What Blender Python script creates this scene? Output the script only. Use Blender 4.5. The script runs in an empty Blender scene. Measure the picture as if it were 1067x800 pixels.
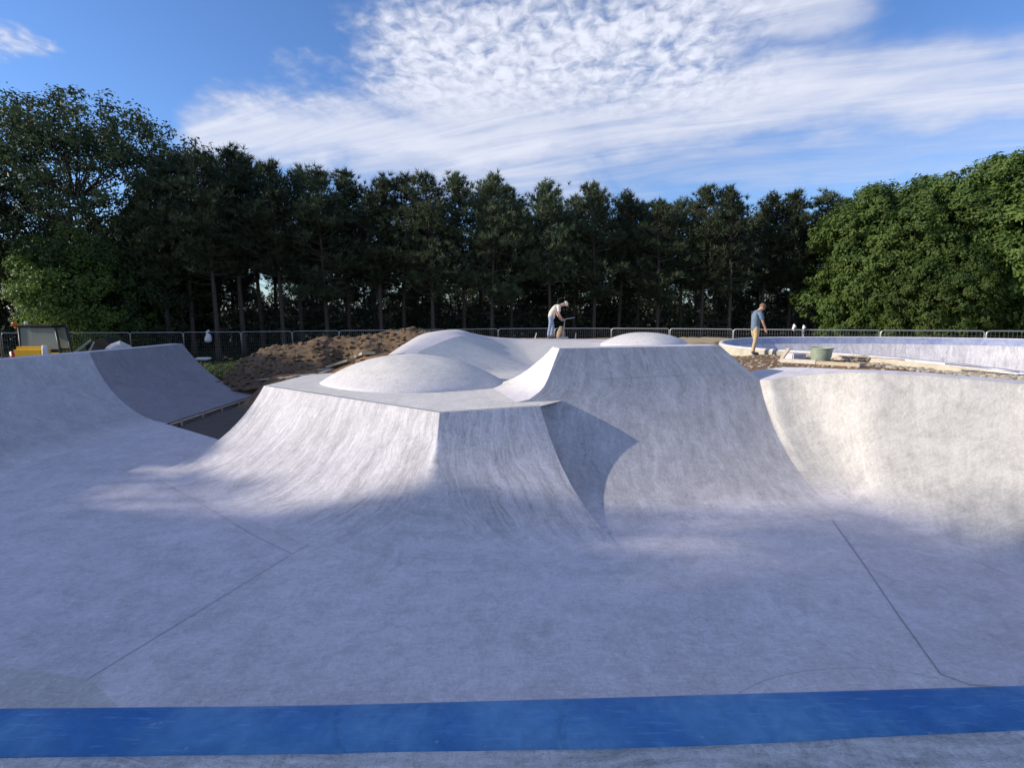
import bpy, bmesh, math, random
import numpy as np
from mathutils import Vector, Matrix, noise
random.seed(7); np.random.seed(7)
sc = bpy.context.scene
COL = sc.collection
R = math.radians

# ------------------------------------------------------------------ camera
FPX, CAMZ = 560.0, 1.6
PITCH = math.atan(80 / FPX)
cam = bpy.data.cameras.new('camera'); camo = bpy.data.objects.new('camera', cam); COL.objects.link(camo)
cam.sensor_width = 36; cam.lens = 36 * FPX / 1067; cam.clip_end = 3000; cam.clip_start = .05
camo.location = (0, 0, CAMZ); camo.rotation_euler = (R(90) - PITCH, 0, 0)
sc.camera = camo
CP, SP = math.cos(PITCH), math.sin(PITCH)

def ray(u, v):
    a, b = (u - 533.5) / FPX, (400 - v) / FPX
    return Vector((a, CP + b * SP, -SP + b * CP))

def U(u, v, Y=None, z=None):                       # a photo pixel at a given depth Y or height z -> a point
    d = ray(u, v)
    t = Y / d.y if Y is not None else (z - CAMZ) / d.z
    return Vector((0, 0, CAMZ)) + d * t

# ------------------------------------------------------------------ helpers
def tag(o, label=None, cat=None, group=None, kind=None):
    if label: o['label'] = label
    if cat: o['category'] = cat
    if group: o['group'] = group
    if kind: o['kind'] = kind
    return o

def root(name, loc, label, cat, group=None, rz=0):
    o = bpy.data.objects.new(name, None); o.location = loc; o.rotation_euler = (0, 0, rz); o.empty_display_size = .2
    COL.objects.link(o)
    return tag(o, label, cat, group)

def link(name, me, parent=None, local=False):
    o = bpy.data.objects.new(name, me); COL.objects.link(o)
    if parent is not None:
        o.parent = parent
        if not local:                              # mesh is in world coordinates
            m = Matrix.Translation(parent.location) @ parent.rotation_euler.to_matrix().to_4x4()
            p = parent.parent
            while p: m = p.matrix_basis @ m; p = p.parent
            if parent.type == 'MESH': m = getw(parent)
            o.matrix_parent_inverse = m.inverted()
    return o

def getw(o):
    m = o.matrix_basis.copy()
    if o.parent: m = getw(o.parent) @ o.matrix_parent_inverse @ m
    return m

def mesh(name, verts, faces, mat, parent=None, uv=None, smooth=True, local=False, sharp=None):
    me = bpy.data.meshes.new(name)
    me.from_pydata([tuple(v) for v in verts], [], [tuple(f) for f in faces])
    if uv is not None:
        l = me.uv_layers.new(name='UVMap')
        arr = np.array([uv[i] for f in me.polygons for i in f.vertices], dtype=np.float32).ravel()
        l.data.foreach_set('uv', arr)
    if smooth: me.polygons.foreach_set('use_smooth', [True] * len(me.polygons))
    me.update()
    if smooth and sharp: me.set_sharp_from_angle(angle=R(sharp))
    me.materials.append(mat)
    return link(name, me, parent, local)

def loft(name, rows, mat, parent=None, close=False, flip=False, sharp=None, local=False):
    n = len(rows[0]); verts = []; uv = []; faces = []
    vlen = 0
    for j, r in enumerate(rows):
        if j: vlen += (Vector(rows[j][n // 2]) - Vector(rows[j - 1][n // 2])).length
        s = 0
        for i, p in enumerate(r):
            if i: s += (Vector(rows[-1][i]) - Vector(rows[-1][i - 1])).length
            verts.append(p); uv.append((s, vlen))
    for j in range(len(rows) - 1):
        for i in range(n if close else n - 1):
            k = (i + 1) % n
            f = (j * n + i, j * n + k, (j + 1) * n + k, (j + 1) * n + i)
            faces.append(f[::-1] if flip else f)
    return mesh(name, verts, faces, mat, parent, uv, True, local, sharp)

def poly(name, pts, mat, parent=None, thick=0, local=False):
    bm = bmesh.new()
    vs = [bm.verts.new(p) for p in pts]
    f = bm.faces.new(vs); bm.normal_update()
    if f.normal.z < 0: f.normal_flip()
    if thick:
        g = bmesh.ops.extrude_face_region(bm, geom=[f])
        bmesh.ops.translate(bm, verts=[v for v in g['geom'] if isinstance(v, bmesh.types.BMVert)], vec=(0, 0, -thick))
        bmesh.ops.recalc_face_normals(bm, faces=bm.faces)
    bmesh.ops.triangulate(bm, faces=[f for f in bm.faces if len(f.verts) > 4])
    uvl = bm.loops.layers.uv.new('UVMap')
    for f in bm.faces:
        for l in f.loops: l[uvl].uv = (l.vert.co.x, l.vert.co.y)
    me = bpy.data.meshes.new(name); bm.to_mesh(me); bm.free(); me.materials.append(mat)
    return link(name, me, parent, local)

class MB:                                          # collects shapes, builds one mesh
    def __init__(s): s.v = []; s.f = []
    def add(s, v, f):
        o = len(s.v); s.v += [tuple(p) for p in v]; s.f += [tuple(i + o for i in q) for q in f]
    def box(s, c, size, rz=0, tilt=None, bev=.0):
        bm = bmesh.new(); bmesh.ops.create_cube(bm, size=1)
        bmesh.ops.scale(bm, vec=size, verts=bm.verts)
        if bev: bmesh.ops.bevel(bm, geom=bm.edges[:], offset=bev, segments=2, affect='EDGES')
        m = Matrix.Translation(c) @ Matrix.Rotation(rz, 4, 'Z')
        if tilt is not None: m = m @ tilt.to_4x4()
        bmesh.ops.transform(bm, matrix=m, verts=bm.verts)
        bm.verts.index_update(); s.add([v.co.copy() for v in bm.verts], [[v.index for v in f.verts] for f in bm.faces]); bm.free()
    def tube(s, pts, rad, n=8, caps=True):
        pts = [Vector(p) for p in pts]; rs = rad if isinstance(rad, (list, tuple)) else [rad] * len(pts)
        vs = []; prev = None
        for i, p in enumerate(pts):
            t = (pts[min(i + 1, len(pts) - 1)] - pts[max(i - 1, 0)]).normalized()
            a = Vector((0, 0, 1)) if abs(t.z) < .9 else Vector((1, 0, 0))
            if prev is not None: a = prev
            x = t.cross(a).normalized(); y = x.cross(t).normalized(); prev = y
            for k in range(n):
                an = 2 * math.pi * k / n
                vs.append(p + (x * math.cos(an) + y * math.sin(an)) * rs[i])
        fs = []
        for i in range(len(pts) - 1):
            for k in range(n):
                q = (k + 1) % n
                fs.append((i * n + k, i * n + q, (i + 1) * n + q, (i + 1) * n + k))
        if caps: fs += [tuple(range(n))[::-1], tuple(range((len(pts) - 1) * n, len(pts) * n))]
        s.add(vs, fs)
    def lathe(s, prof, n=20, c=(0, 0, 0), axis='Z'):
        vs = []
        for r, z in prof:
            for k in range(n):
                a = 2 * math.pi * k / n
                p = (r * math.cos(a), r * math.sin(a), z) if axis == 'Z' else (r * math.cos(a), z, r * math.sin(a))
                vs.append((p[0] + c[0], p[1] + c[1], p[2] + c[2]))
        fs = []
        for i in range(len(prof) - 1):
            for k in range(n):
                q = (k + 1) % n
                fs.append((i * n + k, i * n + q, (i + 1) * n + q, (i + 1) * n + k))
        s.add(vs, fs)
    def build(s, name, mat, parent=None, smooth=False, local=True, sharp=None):
        return mesh(name, s.v, s.f, mat, parent, None, smooth, local, sharp)

# ------------------------------------------------------------------ materials
def newmat(name):
    m = bpy.data.materials.new(name); m.use_nodes = True
    nt = m.node_tree; b = nt.nodes['Principled BSDF']
    return m, nt, b

class N:                                           # tiny node-graph builder
    def __init__(s, nt): s.nt = nt
    def node(s, t, **kw):
        n = s.nt.nodes.new(t)
        for k, v in kw.items(): setattr(n, k, v)
        return n
    def set(s, sock, v):
        if isinstance(v, bpy.types.NodeSocket): s.nt.links.new(v, sock)
        elif v is not None: sock.default_value = v
    def m(s, op, a, b=None, c=None, clamp=False):
        n = s.node('ShaderNodeMath', operation=op, use_clamp=clamp)
        for i, v in enumerate((a, b, c)): s.set(n.inputs[i], v)
        return n.outputs[0]
    def vm(s, op, a, b=None):
        n = s.node('ShaderNodeVectorMath', operation=op)
        s.set(n.inputs[0], a)
        if b is not None: s.set(n.inputs[1], b)
        return n.outputs[1] if op in ('LENGTH', 'DOT_PRODUCT') else n.outputs[0]
    def noise(s, vec, scale, detail=4, rough=.55, dist=0):
        n = s.node('ShaderNodeTexNoise'); s.set(n.inputs['Vector'], vec)
        n.inputs['Scale'].default_value = scale; n.inputs['Detail'].default_value = detail
        n.inputs['Roughness'].default_value = rough; n.inputs['Distortion'].default_value = dist
        return n.outputs['Fac']
    def mapr(s, v, a, b, c=0., d=1., smooth=False):
        n = s.node('ShaderNodeMapRange'); n.interpolation_type = 'SMOOTHSTEP' if smooth else 'LINEAR'
        s.set(n.inputs['Value'], v)
        for k, x in zip(('From Min', 'From Max', 'To Min', 'To Max'), (a, b, c, d)): s.set(n.inputs[k], x)
        return n.outputs[0]
    def mix(s, f, a, b, typ='MIX'):
        n = s.node('ShaderNodeMix', data_type='RGBA', blend_type=typ)
        s.set(n.inputs['Factor'], f)
        for sock, v in ((n.inputs[6], a), (n.inputs[7], b)):
            s.set(sock, (*v, 1) if isinstance(v, (tuple, list)) and len(v) == 3 else v)
        return n.outputs[2]
    def bump(s, h, strength=.3, dist=.01, nrm=None):
        n = s.node('ShaderNodeBump'); n.inputs['Strength'].default_value = strength; n.inputs['Distance'].default_value = dist
        s.set(n.inputs['Height'], h)
        if nrm is not None: s.set(n.inputs['Normal'], nrm)
        return n.outputs[0]

CC = (.61, .58, .62)
def concrete(name, col, streak=.12, mott=.16, fine=.5, rough=.62, stain=.25, bumpy=.12, trowel=.004, foot=True):
    m, nt, b = newmat(name); g = N(nt)
    P = g.node('ShaderNodeNewGeometry').outputs['Position']
    uv = g.node('ShaderNodeUVMap').outputs[0]
    sxy = g.node('ShaderNodeSeparateXYZ'); nt.links.new(uv, sxy.inputs[0])
    big = g.noise(P, .45, 5, .6, .6)
    mid = g.noise(P, 2.2, 8, .68, .5)
    fin = g.noise(P, 30, 4, .7)
    wv = g.noise(uv, 1.2, 3, .6)
    uw = g.vm('ADD', uv, g.vm('SCALE', (1, 0, 0))); nt.links.new(g.m('MULTIPLY', wv, .35), uw.node.inputs[1].links[0].from_node.inputs['Scale'])
    st = g.noise(g.vm('MULTIPLY', uw, (7.0, .75, 1)), 1.0, 7, .72, .35)
    st2 = g.noise(g.vm('MULTIPLY', uw, (30.0, 1.6, 1)), 1.0, 4, .65, .5)
    fade = g.mapr(sxy.outputs[1], -.1, .9, 0, 1, True) if streak else 0.0
    # trowel arcs: a swirled fine grain
    tv = g.noise(g.vm('MULTIPLY', P, (4, 13, 4)), 1.0, 5, .68, 2.6)
    tw = g.noise(g.vm('MULTIPLY', P, (22, 9, 9)), 1.0, 4, .7, 1.8)
    def acc(k, n, a): return g.m('ADD', k, g.m('MULTIPLY', g.m('SUBTRACT', n, .5), a))
    bl = g.noise(g.vm('ADD', P, (21, 3, 5)), 4.6, 6, .72, .9)
    k = acc(1.0, big, mott * 2.0); k = acc(k, mid, mott * 4.2); k = acc(k, bl, mott * 3.6); k = acc(k, fin, .55 * fine); k = acc(k, tv, 1.2 * fine); k = acc(k, tw, .95 * fine)
    # trowel ridges: thin wandering lines, lighter and darker
    ln = g.noise(g.vm('MULTIPLY', g.vm('ADD', P, (2, 8, 1)), (1.6, 3.4, 2)), 1.0, 5, .6, 2.0)
    ld = g.mapr(g.m('ABSOLUTE', g.m('SUBTRACT', ln, .47)), 0, .012, .30 * fine, 0, True); ll = g.mapr(g.m('ABSOLUTE', g.m('SUBTRACT', ln, .54)), 0, .016, .24 * fine, 0, True)
    k = g.m('ADD', g.m('SUBTRACT', k, g.m('MULTIPLY', ld, bl)), g.m('MULTIPLY', ll, bl))
    if streak:
        k = acc(k, st, g.m('MULTIPLY', fade, streak * 4.2)); k = acc(k, st2, g.m('MULTIPLY', fade, streak * 2.4))
    cbase = g.mix(g.mapr(sxy.outputs[1], .1, 1.3, 0, 1, True), CC, col) if streak and foot else col
    base = g.vm('SCALE', cbase); nt.links.new(k, base.node.inputs['Scale'])
    # irregular damp / laitance stains of their own shape
    sp = g.noise(P, 1.1, 8, .74, 1.3)
    base = g.mix(g.mapr(sp, .54, .70, 0, stain, True), base, (col[0] * .60, col[1] * .60, col[2] * .60))
    sp2 = g.noise(g.vm('ADD', P, (9, 4, 2)), .8, 7, .74, 1.0)
    base = g.mix(g.mapr(sp2, .54, .72, 0, stain * .9, True), base, tuple(min(1, c * 1.26) for c in col))
    sp3 = g.noise(g.vm('ADD', P, (3, 14, 2)), 6.5, 5, .8, .8)
    base = g.mix(g.mapr(sp3, .60, .70, 0, stain * .7, True), base, (col[0] * .55, col[1] * .54, col[2] * .52))
    vo = g.node('ShaderNodeTexVoronoi'); nt.links.new(P, vo.inputs['Vector']); vo.inputs['Scale'].default_value = 2.2
    base = g.mix(g.mapr(vo.outputs['Distance'], .012, .03, .45, 0), base, (.12, .11, .1))
    nt.links.new(base, b.inputs['Base Color'])
    nt.links.new(g.mapr(mid, .3, .7, rough - .10, rough + .12), b.inputs['Roughness'])
    b.inputs['Specular IOR Level'].default_value = .35
    h = acc(g.m('MULTIPLY', mid, .6), fin, .10); h = acc(h, tv, .45); h = acc(h, tw, .18)
    if streak: h = acc(h, st, g.m('MULTIPLY', fade, .6))
    nb = g.bump(h, bumpy * 4.0, .016)
    nt.links.new(g.bump(fin, .25, trowel, nb), b.inputs['Normal'])
    return m

def simple(name, col, rough=.6, metal=0, var=.15, scale=6, bump=0, spec=.5, objrand=0):
    m, nt, b = newmat(name); g = N(nt)
    P = g.node('ShaderNodeNewGeometry').outputs['Position']
    n = g.noise(P, scale, 5, .6)
    k = g.m('ADD', 1, g.m('MULTIPLY', g.m('SUBTRACT', n, .5), var * 2.5))
    if objrand:
        rn = g.node('ShaderNodeObjectInfo').outputs['Random']
        k = g.m('MULTIPLY', k, g.mapr(rn, 0, 1, 1 - objrand, 1 + objrand))
    c = g.vm('SCALE', tuple(col)); nt.links.new(k, c.node.inputs['Scale'])
    nt.links.new(c, b.inputs['Base Color'])
    b.inputs['Roughness'].default_value = rough; b.inputs['Metallic'].default_value = metal
    b.inputs['Specular IOR Level'].default_value = spec
    if bump: nt.links.new(g.bump(n, bump, .03), b.inputs['Normal'])
    return m

M = {}
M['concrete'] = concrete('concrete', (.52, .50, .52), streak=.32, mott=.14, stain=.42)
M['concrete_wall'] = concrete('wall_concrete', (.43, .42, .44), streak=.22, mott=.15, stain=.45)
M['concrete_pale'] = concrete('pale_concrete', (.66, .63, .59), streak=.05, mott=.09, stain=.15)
M['concrete_floor'] = concrete('floor_concrete', CC, streak=.0, mott=.14, fine=.55, stain=.40)
M['concrete_side'] = concrete('side_floor_concrete', (.585, .555, .605), streak=.0, mott=.14, fine=.55, stain=.40)
M['concrete_dark'] = concrete('darker_concrete', (.26, .245, .275), streak=.05, mott=.15, foot=False)  # darker than the other concrete, no fade to floor colour at the foot
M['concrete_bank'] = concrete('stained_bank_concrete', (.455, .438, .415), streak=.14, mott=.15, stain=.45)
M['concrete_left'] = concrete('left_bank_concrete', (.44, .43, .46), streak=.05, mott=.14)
M['patch'] = concrete('patch_concrete', (.53, .515, .51), streak=.0, mott=.15, fine=.6, stain=.4)
M['screed'] = concrete('rough_screed', (.64, .63, .635), streak=.0, mott=.13, fine=.8, stain=.3, bumpy=.8, trowel=.05, rough=.85)
M['joint'] = simple('joint_sealant', (.34, .335, .345), .85, 0, .3, 9)
M['cold_joint'] = simple('cold_joint', (.38, .37, .385), .85, 0, .3, 9)
M['steel'] = simple('galvanised_steel', (.42, .43, .45), .42, .85, .15, 20)
M['timber'] = simple('weathered_timber', (.42, .35, .26), .8, 0, .3, 9)
M['board_white'] = simple('pale_board', (.50, .46, .40), .7, 0, .25, 8)
M['tan_stone'] = simple('tan_rubble', (.42, .36, .27), .9, 0, .3, 5, .5)
M['render_coat'] = simple('rough_render', (.50, .455, .36), .9, 0, .3, 4, .5)
M['bark'] = simple('bark', (.085, .066, .052), .95, 0, .35, 7, .6)
M['white_cloth'] = simple('white_cloth', (.75, .75, .74), .8)
M['sheet'] = simple('grey_sheeting', (.5, .5, .52), .5, 0, .2, 5)
M['tub'] = simple('green_plastic', (.30, .35, .27), .55, 0, .25, 8)
M['yellow'] = simple('yellow_paint', (.85, .50, .04), .4, 0, .15, 6)
M['black'] = simple('black_paint', (.02, .02, .022), .45)
M['rubber'] = simple('rubber', (.025, .025, .025), .85)
M['orange_lens'] = simple('orange_lens', (.75, .14, .02), .25)
M['red'] = simple('red_plastic', (.55, .04, .03), .4)
M['skin'] = simple('skin', (.50, .29, .21), .55, 0, .1)
M['hair'] = simple('sandy_hair', (.22, .12, .07), .8)
M['tee'] = simple('grey_blue_shirt', (.13, .19, .26), .85, 0, .2, 12)
M['tan'] = simple('tan_trousers', (.50, .38, .22), .85, 0, .2, 10)
M['vest'] = simple('off_white_shirt', (.62, .57, .50), .85, 0, .15, 10)
M['jeans'] = simple('faded_jeans', (.24, .31, .42), .85, 0, .3, 10)
M['boot'] = simple('work_boot', (.09, .09, .10), .8)
M['cap'] = simple('pale_cap', (.68, .64, .56), .8)
M['tan_bag'] = simple('tan_sack', (.30, .22, .16), .9, 0, .3, 12)
M['eye'] = simple('eye', (.03, .02, .02), .3)

def blue_paint(name, col, pale, lo=.5, hi=.8):
    m, nt, b = newmat(name); g = N(nt)
    P = g.node('ShaderNodeNewGeometry').outputs['Position']
    n1 = g.noise(P, 1.6, 6, .68, .5); n2 = g.noise(P, 9, 5, .7, .3); n3 = g.noise(g.vm('MULTIPLY', P, (6, 50, 6)), 1, 4, .7)
    n0 = g.noise(P, .7, 3, .6, .4); c = g.mix(g.mapr(n0, .35, .7, 0, .55, True), col, pale)
    c = g.mix(g.mapr(n1, lo - .12, hi, 0, .95, True), c, pale)
    c = g.mix(g.mapr(n2, .35, .72, 0, .45), c, tuple(x * .62 for x in col))
    c = g.mix(g.mapr(n3, .56, .72, 0, .6), c, pale)
    n4 = g.noise(g.vm('ADD', P, (3, 1, 7)), 3.2, 8, .78, 1.0); c = g.mix(g.mapr(n4, .60, .70, 0, .45, True), c, (.30, .42, .55))
    n5 = g.noise(g.vm('ADD', P, (8, 5, 2)), 2.4, 7, .75, .8); c = g.mix(g.mapr(n5, .56, .70, 0, .6, True), c, tuple(x * .5 for x in col))
    vo = g.node('ShaderNodeTexVoronoi'); nt.links.new(P, vo.inputs['Vector']); vo.inputs['Scale'].default_value = 7
    c = g.mix(g.mapr(vo.outputs['Distance'], .02, .07, .5, 0), c, (.35, .42, .5))
    nt.links.new(c, b.inputs['Base Color']); b.inputs['Roughness'].default_value = .72
    nt.links.new(g.bump(g.m('ADD', n2, g.m('MULTIPLY', n3, .4)), .3, .006), b.inputs['Normal'])
    return m
M['blue'] = blue_paint('blue_paint', (.024, .155, .43), (.18, .40, .64))
M['blue_band'] = blue_paint('blue_band_paint', (.16, .20, .44), (.40, .44, .55), .40, .60)

def glassmat():
    m, nt, b = newmat('cab_glass')
    b.inputs['Base Color'].default_value = (.55, .62, .58, 1); b.inputs['Roughness'].default_value = .12
    b.inputs['Transmission Weight'].default_value = .55; b.inputs['IOR'].default_value = 1.3
    return m
M['glass'] = glassmat()

def ground_mat():
    m, nt, b = newmat('site_soil'); g = N(nt)
    P = g.node('ShaderNodeNewGeometry').outputs['Position']
    sx = g.node('ShaderNodeSeparateXYZ'); nt.links.new(P, sx.inputs[0])
    x, y, z = sx.outputs
    n1 = g.noise(P, 1.1, 6, .65, .5); n2 = g.noise(P, 7, 6, .7, .3); n3 = g.noise(P, 30, 3, .7)
    c = g.mix(g.mapr(n1, .35, .65), (.17, .105, .062), (.30, .185, .11))
    c = g.mix(g.mapr(n2, .5, .68, 0, .75), c, (.36, .28, .19))
    c = g.mix(g.mapr(n2, .30, .42, .7, 0), c, (.08, .055, .04))
    sand = g.m('MULTIPLY', g.mapr(y, 18.5, 21), g.mapr(x, 3, 6))
    c = g.mix(sand, c, g.mix(n2, (.42, .33, .20), (.50, .42, .28)))
    pit = g.m('MULTIPLY', g.mapr(z, -1.15, -1.3), g.mapr(y, 17.5, 16.5))
    c = g.mix(pit, c, g.mix(n2, (.10, .09, .085), (.18, .155, .14)))
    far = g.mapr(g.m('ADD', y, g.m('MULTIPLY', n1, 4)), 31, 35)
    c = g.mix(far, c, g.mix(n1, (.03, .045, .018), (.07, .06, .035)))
    nt.links.new(c, b.inputs['Base Color']); b.inputs['Roughness'].default_value = .95; b.inputs['Specular IOR Level'].default_value = .15
    nt.links.new(g.bump(g.m('ADD', n2, g.m('MULTIPLY', n3, .5)), .9, .06), b.inputs['Normal'])
    return m
M['soil'] = ground_mat()

def heap_mat():
    m, nt, b = newmat('heap_soil'); g = N(nt)
    P = g.node('ShaderNodeNewGeometry').outputs['Position']
    n1 = g.noise(P, .8, 6, .7, .6); n2 = g.noise(P, 5, 7, .75, .3); n3 = g.noise(P, 24, 3, .7)
    c = g.mix(g.mapr(n1, .35, .65), (.165, .112, .072), (.25, .18, .12))
    c = g.mix(g.mapr(n2, .52, .68, 0, .7), c, (.25, .20, .135))
    c = g.mix(g.mapr(n2, .32, .46, .85, 0), c, (.055, .04, .03))
    nt.links.new(c, b.inputs['Base Color']); b.inputs['Roughness'].default_value = .95; b.inputs['Specular IOR Level'].default_value = .1
    nt.links.new(g.bump(g.m('ADD', n2, g.m('MULTIPLY', n3, .6)), 1.0, .1), b.inputs['Normal'])
    return m
M['heap'] = heap_mat()

def leafmat(name, c1, c2, trans=.3, rough=.55, objr=.36):
    m, nt, b = newmat(name); g = N(nt)
    oi = g.node('ShaderNodeObjectInfo').outputs
    P = g.node('ShaderNodeNewGeometry').outputs['Position']
    n = g.noise(P, 1.2, 3, .6); n2 = g.noise(P, 9, 2, .6)
    c = g.mix(g.mapr(g.m('ADD', g.m('MULTIPLY', n, .7), g.m('MULTIPLY', n2, .3)), .35, .65), c1, c2)
    k = g.mapr(oi['Random'], 0, 1, 1 - objr, 1 + objr)
    cs = g.vm('SCALE', c); nt.links.new(k, cs.node.inputs['Scale'])
    nt.links.new(cs, b.inputs['Base Color']); b.inputs['Roughness'].default_value = rough; b.inputs['Specular IOR Level'].default_value = .25
    tr = g.node('ShaderNodeBsdfTranslucent'); nt.links.new(cs, tr.inputs['Color'])
    mx = g.node('ShaderNodeMixShader'); mx.inputs[0].default_value = trans
    nt.links.new(b.outputs[0], mx.inputs[1]); nt.links.new(tr.outputs[0], mx.inputs[2])
    nt.links.new(mx.outputs[0], nt.nodes['Material Output'].inputs['Surface'])
    return m
M['needle'] = leafmat('pine_needles', (.045, .066, .036), (.095, .122, .062), .2)
M['leaf'] = leafmat('broad_leaves', (.048, .098, .022), (.145, .205, .046), .32)
M['leaf_dark'] = leafmat('dark_leaves', (.045, .075, .032), (.085, .120, .048), .3)
M['leaf_lime'] = leafmat('lime_leaves', (.12, .20, .045), (.18, .27, .065), .35)
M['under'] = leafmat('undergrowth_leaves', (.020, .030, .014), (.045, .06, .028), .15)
M['grass'] = leafmat('grass_blades', (.04, .075, .02), (.08, .12, .035), .3)

# ------------------------------------------------------------------ skate-park concrete
FZ = -1.3
def profile_col(B, L, theta=62, n=22):
    """points from base B (tangent to the floor) up to lip L: an arc, then a straight bank"""
    B, L = Vector(B), Vector(L)
    h = Vector((L.x - B.x, L.y - B.y, 0)); T = h.length; h.normalize(); H = L.z - B.z
    th = R(theta)
    det = (1 - math.cos(th)) * math.cos(th) - math.sin(th) ** 2
    Rr = (H * math.cos(th) - T * math.sin(th)) / det
    l = ((1 - math.cos(th)) * T - math.sin(th) * H) / det
    if l < 0 or Rr < 0:
        th = 2 * math.atan2(H, T); Rr = T / math.sin(th); l = 0
    tot = Rr * th + l; pts = []
    for i in range(n + 1):
        s = tot * i / n
        if s <= Rr * th or l == 0: a = min(s / Rr, th); d, z = Rr * math.sin(a), Rr * (1 - math.cos(a))
        else: a = th; e = s - Rr * th; d, z = Rr * math.sin(a) + e * math.cos(a), Rr * (1 - math.cos(a)) + e * math.sin(a)
        pts.append(B + h * d + Vector((0, 0, z)))
    pts[-1] = L.copy()
    return pts

def resample(pts, per=4, smooth=True):
    pts = [Vector(p) for p in pts]; out = []
    for i in range(len(pts) - 1):
        p0 = pts[max(i - 1, 0)]; p1 = pts[i]; p2 = pts[i + 1]; p3 = pts[min(i + 2, len(pts) - 1)]
        for k in range(per):
            t = k / per
            if smooth: out.append(.5 * ((2 * p1) + (p2 - p0) * t + (2 * p0 - 5 * p1 + 4 * p2 - p3) * t * t + (3 * p1 - p0 - 3 * p2 + p3) * t ** 3))
            else: out.append(p1.lerp(p2, t))
    out.append(pts[-1])
    return out

def columns_to_rows(cols): return [[c[j] for c in cols] for j in range(len(cols[0]))]
E0 = .0015
# --- floor panels
P_FL = [U(305, 577, z=FZ), U(92, 707, z=FZ)]
P_FR = [U(870, 546, z=FZ), U(980, 702, z=FZ)]
floor = root('floor', (0, 6, FZ), None, None); tag(floor, kind='structure')
a, b_ = P_FL; dl = (b_ - a).normalized(); aL = a - dl * 3.2; bL = b_ + dl * 3.0
c, d_ = P_FR; dr = (d_ - c).normalized(); cR = c - dr * 2.8; dR = d_ + dr * 3.0
edge_pit = [U(225, 457, z=FZ), U(175, 442, z=FZ)]
poly('middle_panel', [aL, bL, dR, cR, Vector((3.0, 10.5, FZ)), Vector((-3, 10.5, FZ))], M['concrete_floor'], floor)
poly('left_panel', [aL, bL, Vector((-3.2, 0, FZ)), Vector((-9.2, 0, FZ)), Vector((-9.2, 13.2, FZ)), edge_pit[1], edge_pit[0], Vector((-4.9, 10.2, FZ)), Vector((-3, 10.5, FZ))], M['concrete_side'], floor)
poly('right_panel', [cR, dR, Vector((4.5, 0, FZ)), Vector((9.5, 0, FZ)), Vector((9.5, 9, FZ)), Vector((3.0, 10.5, FZ))], M['concrete_side'], floor)
def ribbon(pts, w, z=0, name='joint', parent=None, mat=None):
    L, Rr = [], []
    for i, p in enumerate(pts):
        t = (Vector(pts[min(i + 1, len(pts) - 1)]) - Vector(pts[max(i - 1, 0)])).normalized(); n = Vector((-t.y, t.x, 0))
        q = Vector(p) + Vector((0, 0, z)); L.append(q + n * w / 2); Rr.append(q - n * w / 2)
    return loft(name, [L, Rr], mat or M['joint'], parent, flip=True)
ribbon([P_FR[0] - dr * .15, P_FR[0].lerp(P_FR[1], .35) + Vector((.008, 0, 0)), P_FR[0].lerp(P_FR[1], .7) - Vector((.006, 0, 0)), P_FR[1]], .012, .0045, 'joint', floor)
ribbon([P_FL[0] - dl * .3, P_FL[1] + dl * .05], .007, .0045, 'joint', floor, M['cold_joint'])
ribbon([P_FR[1], U(1010, 713, z=FZ), U(1050, 716, z=FZ)], .008, .0049, 'joint', floor)
ribbon(resample([U(163, 499, z=FZ), U(215, 528, z=FZ), U(262, 556, z=FZ), P_FL[0]], 4), .006, .0045, 'joint', floor, M['cold_joint'])
arc = [U(770, 722, z=FZ), U(800, 708, z=FZ), U(840, 699, z=FZ), U(890, 696, z=FZ), U(940, 700, z=FZ), U(978, 707, z=FZ)]
ribbon(resample(arc, 5), .006, .0045, 'joint', floor, M['cold_joint'])
poly('patch_panel', [p + Vector((0, 0, .004)) for p in resample(arc, 5)] + [U(985, 735, z=FZ + .004), U(765, 745, z=FZ + .004)], M['concrete_floor'], floor)
poly('patch_panel', [p + Vector((0, 0, .004)) for p in (P_FL[1], U(122, 735, z=FZ), U(100, 770, z=FZ), U(-60, 770, z=FZ), U(-40, 690, z=FZ))], M['patch'], floor)

# --- the near ramp with the blue painted strip
blue_top = [U(u, v, z=0) for u, v in ((-900, 745), (-300, 741), (0, 737), (300, 734), (530, 728.5), (760, 722), (1067, 713), (1500, 699), (2200, 676))]
blue_low = [U(u, v, z=0) for u, v in ((-900, 806), (-300, 795), (0, 787), (300, 783), (530, 779), (760, 773), (1067, 758), (1500, 742), (2200, 716))]
bt = resample(blue_top, 6); bl = resample(blue_low, 6)
nr = root('skate_ramp', (0, 1.8, 0), 'ramp nearest the camera, rough screed top with a bright blue painted strip along its edge', 'skate ramp')
fr = []
for i, p in enumerate(bt):
    t = (bt[min(i + 1, len(bt) - 1)] - bt[max(i - 1, 0)]).normalized(); n = Vector((-t.y, t.x, 0))
    fr.append(profile_col((p + n * 1.55) * 1 + Vector((0, 0, FZ + E0 - p.z)), p + Vector((0, 0, -.03)), 66, 16))
rows = columns_to_rows(fr)
loft('face', rows, M['concrete'], nr, flip=False)
def wob(i, a=.006, s=3.1): return a * (noise.noise(Vector((i * .37 * s, 3.3, 0))))
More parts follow.
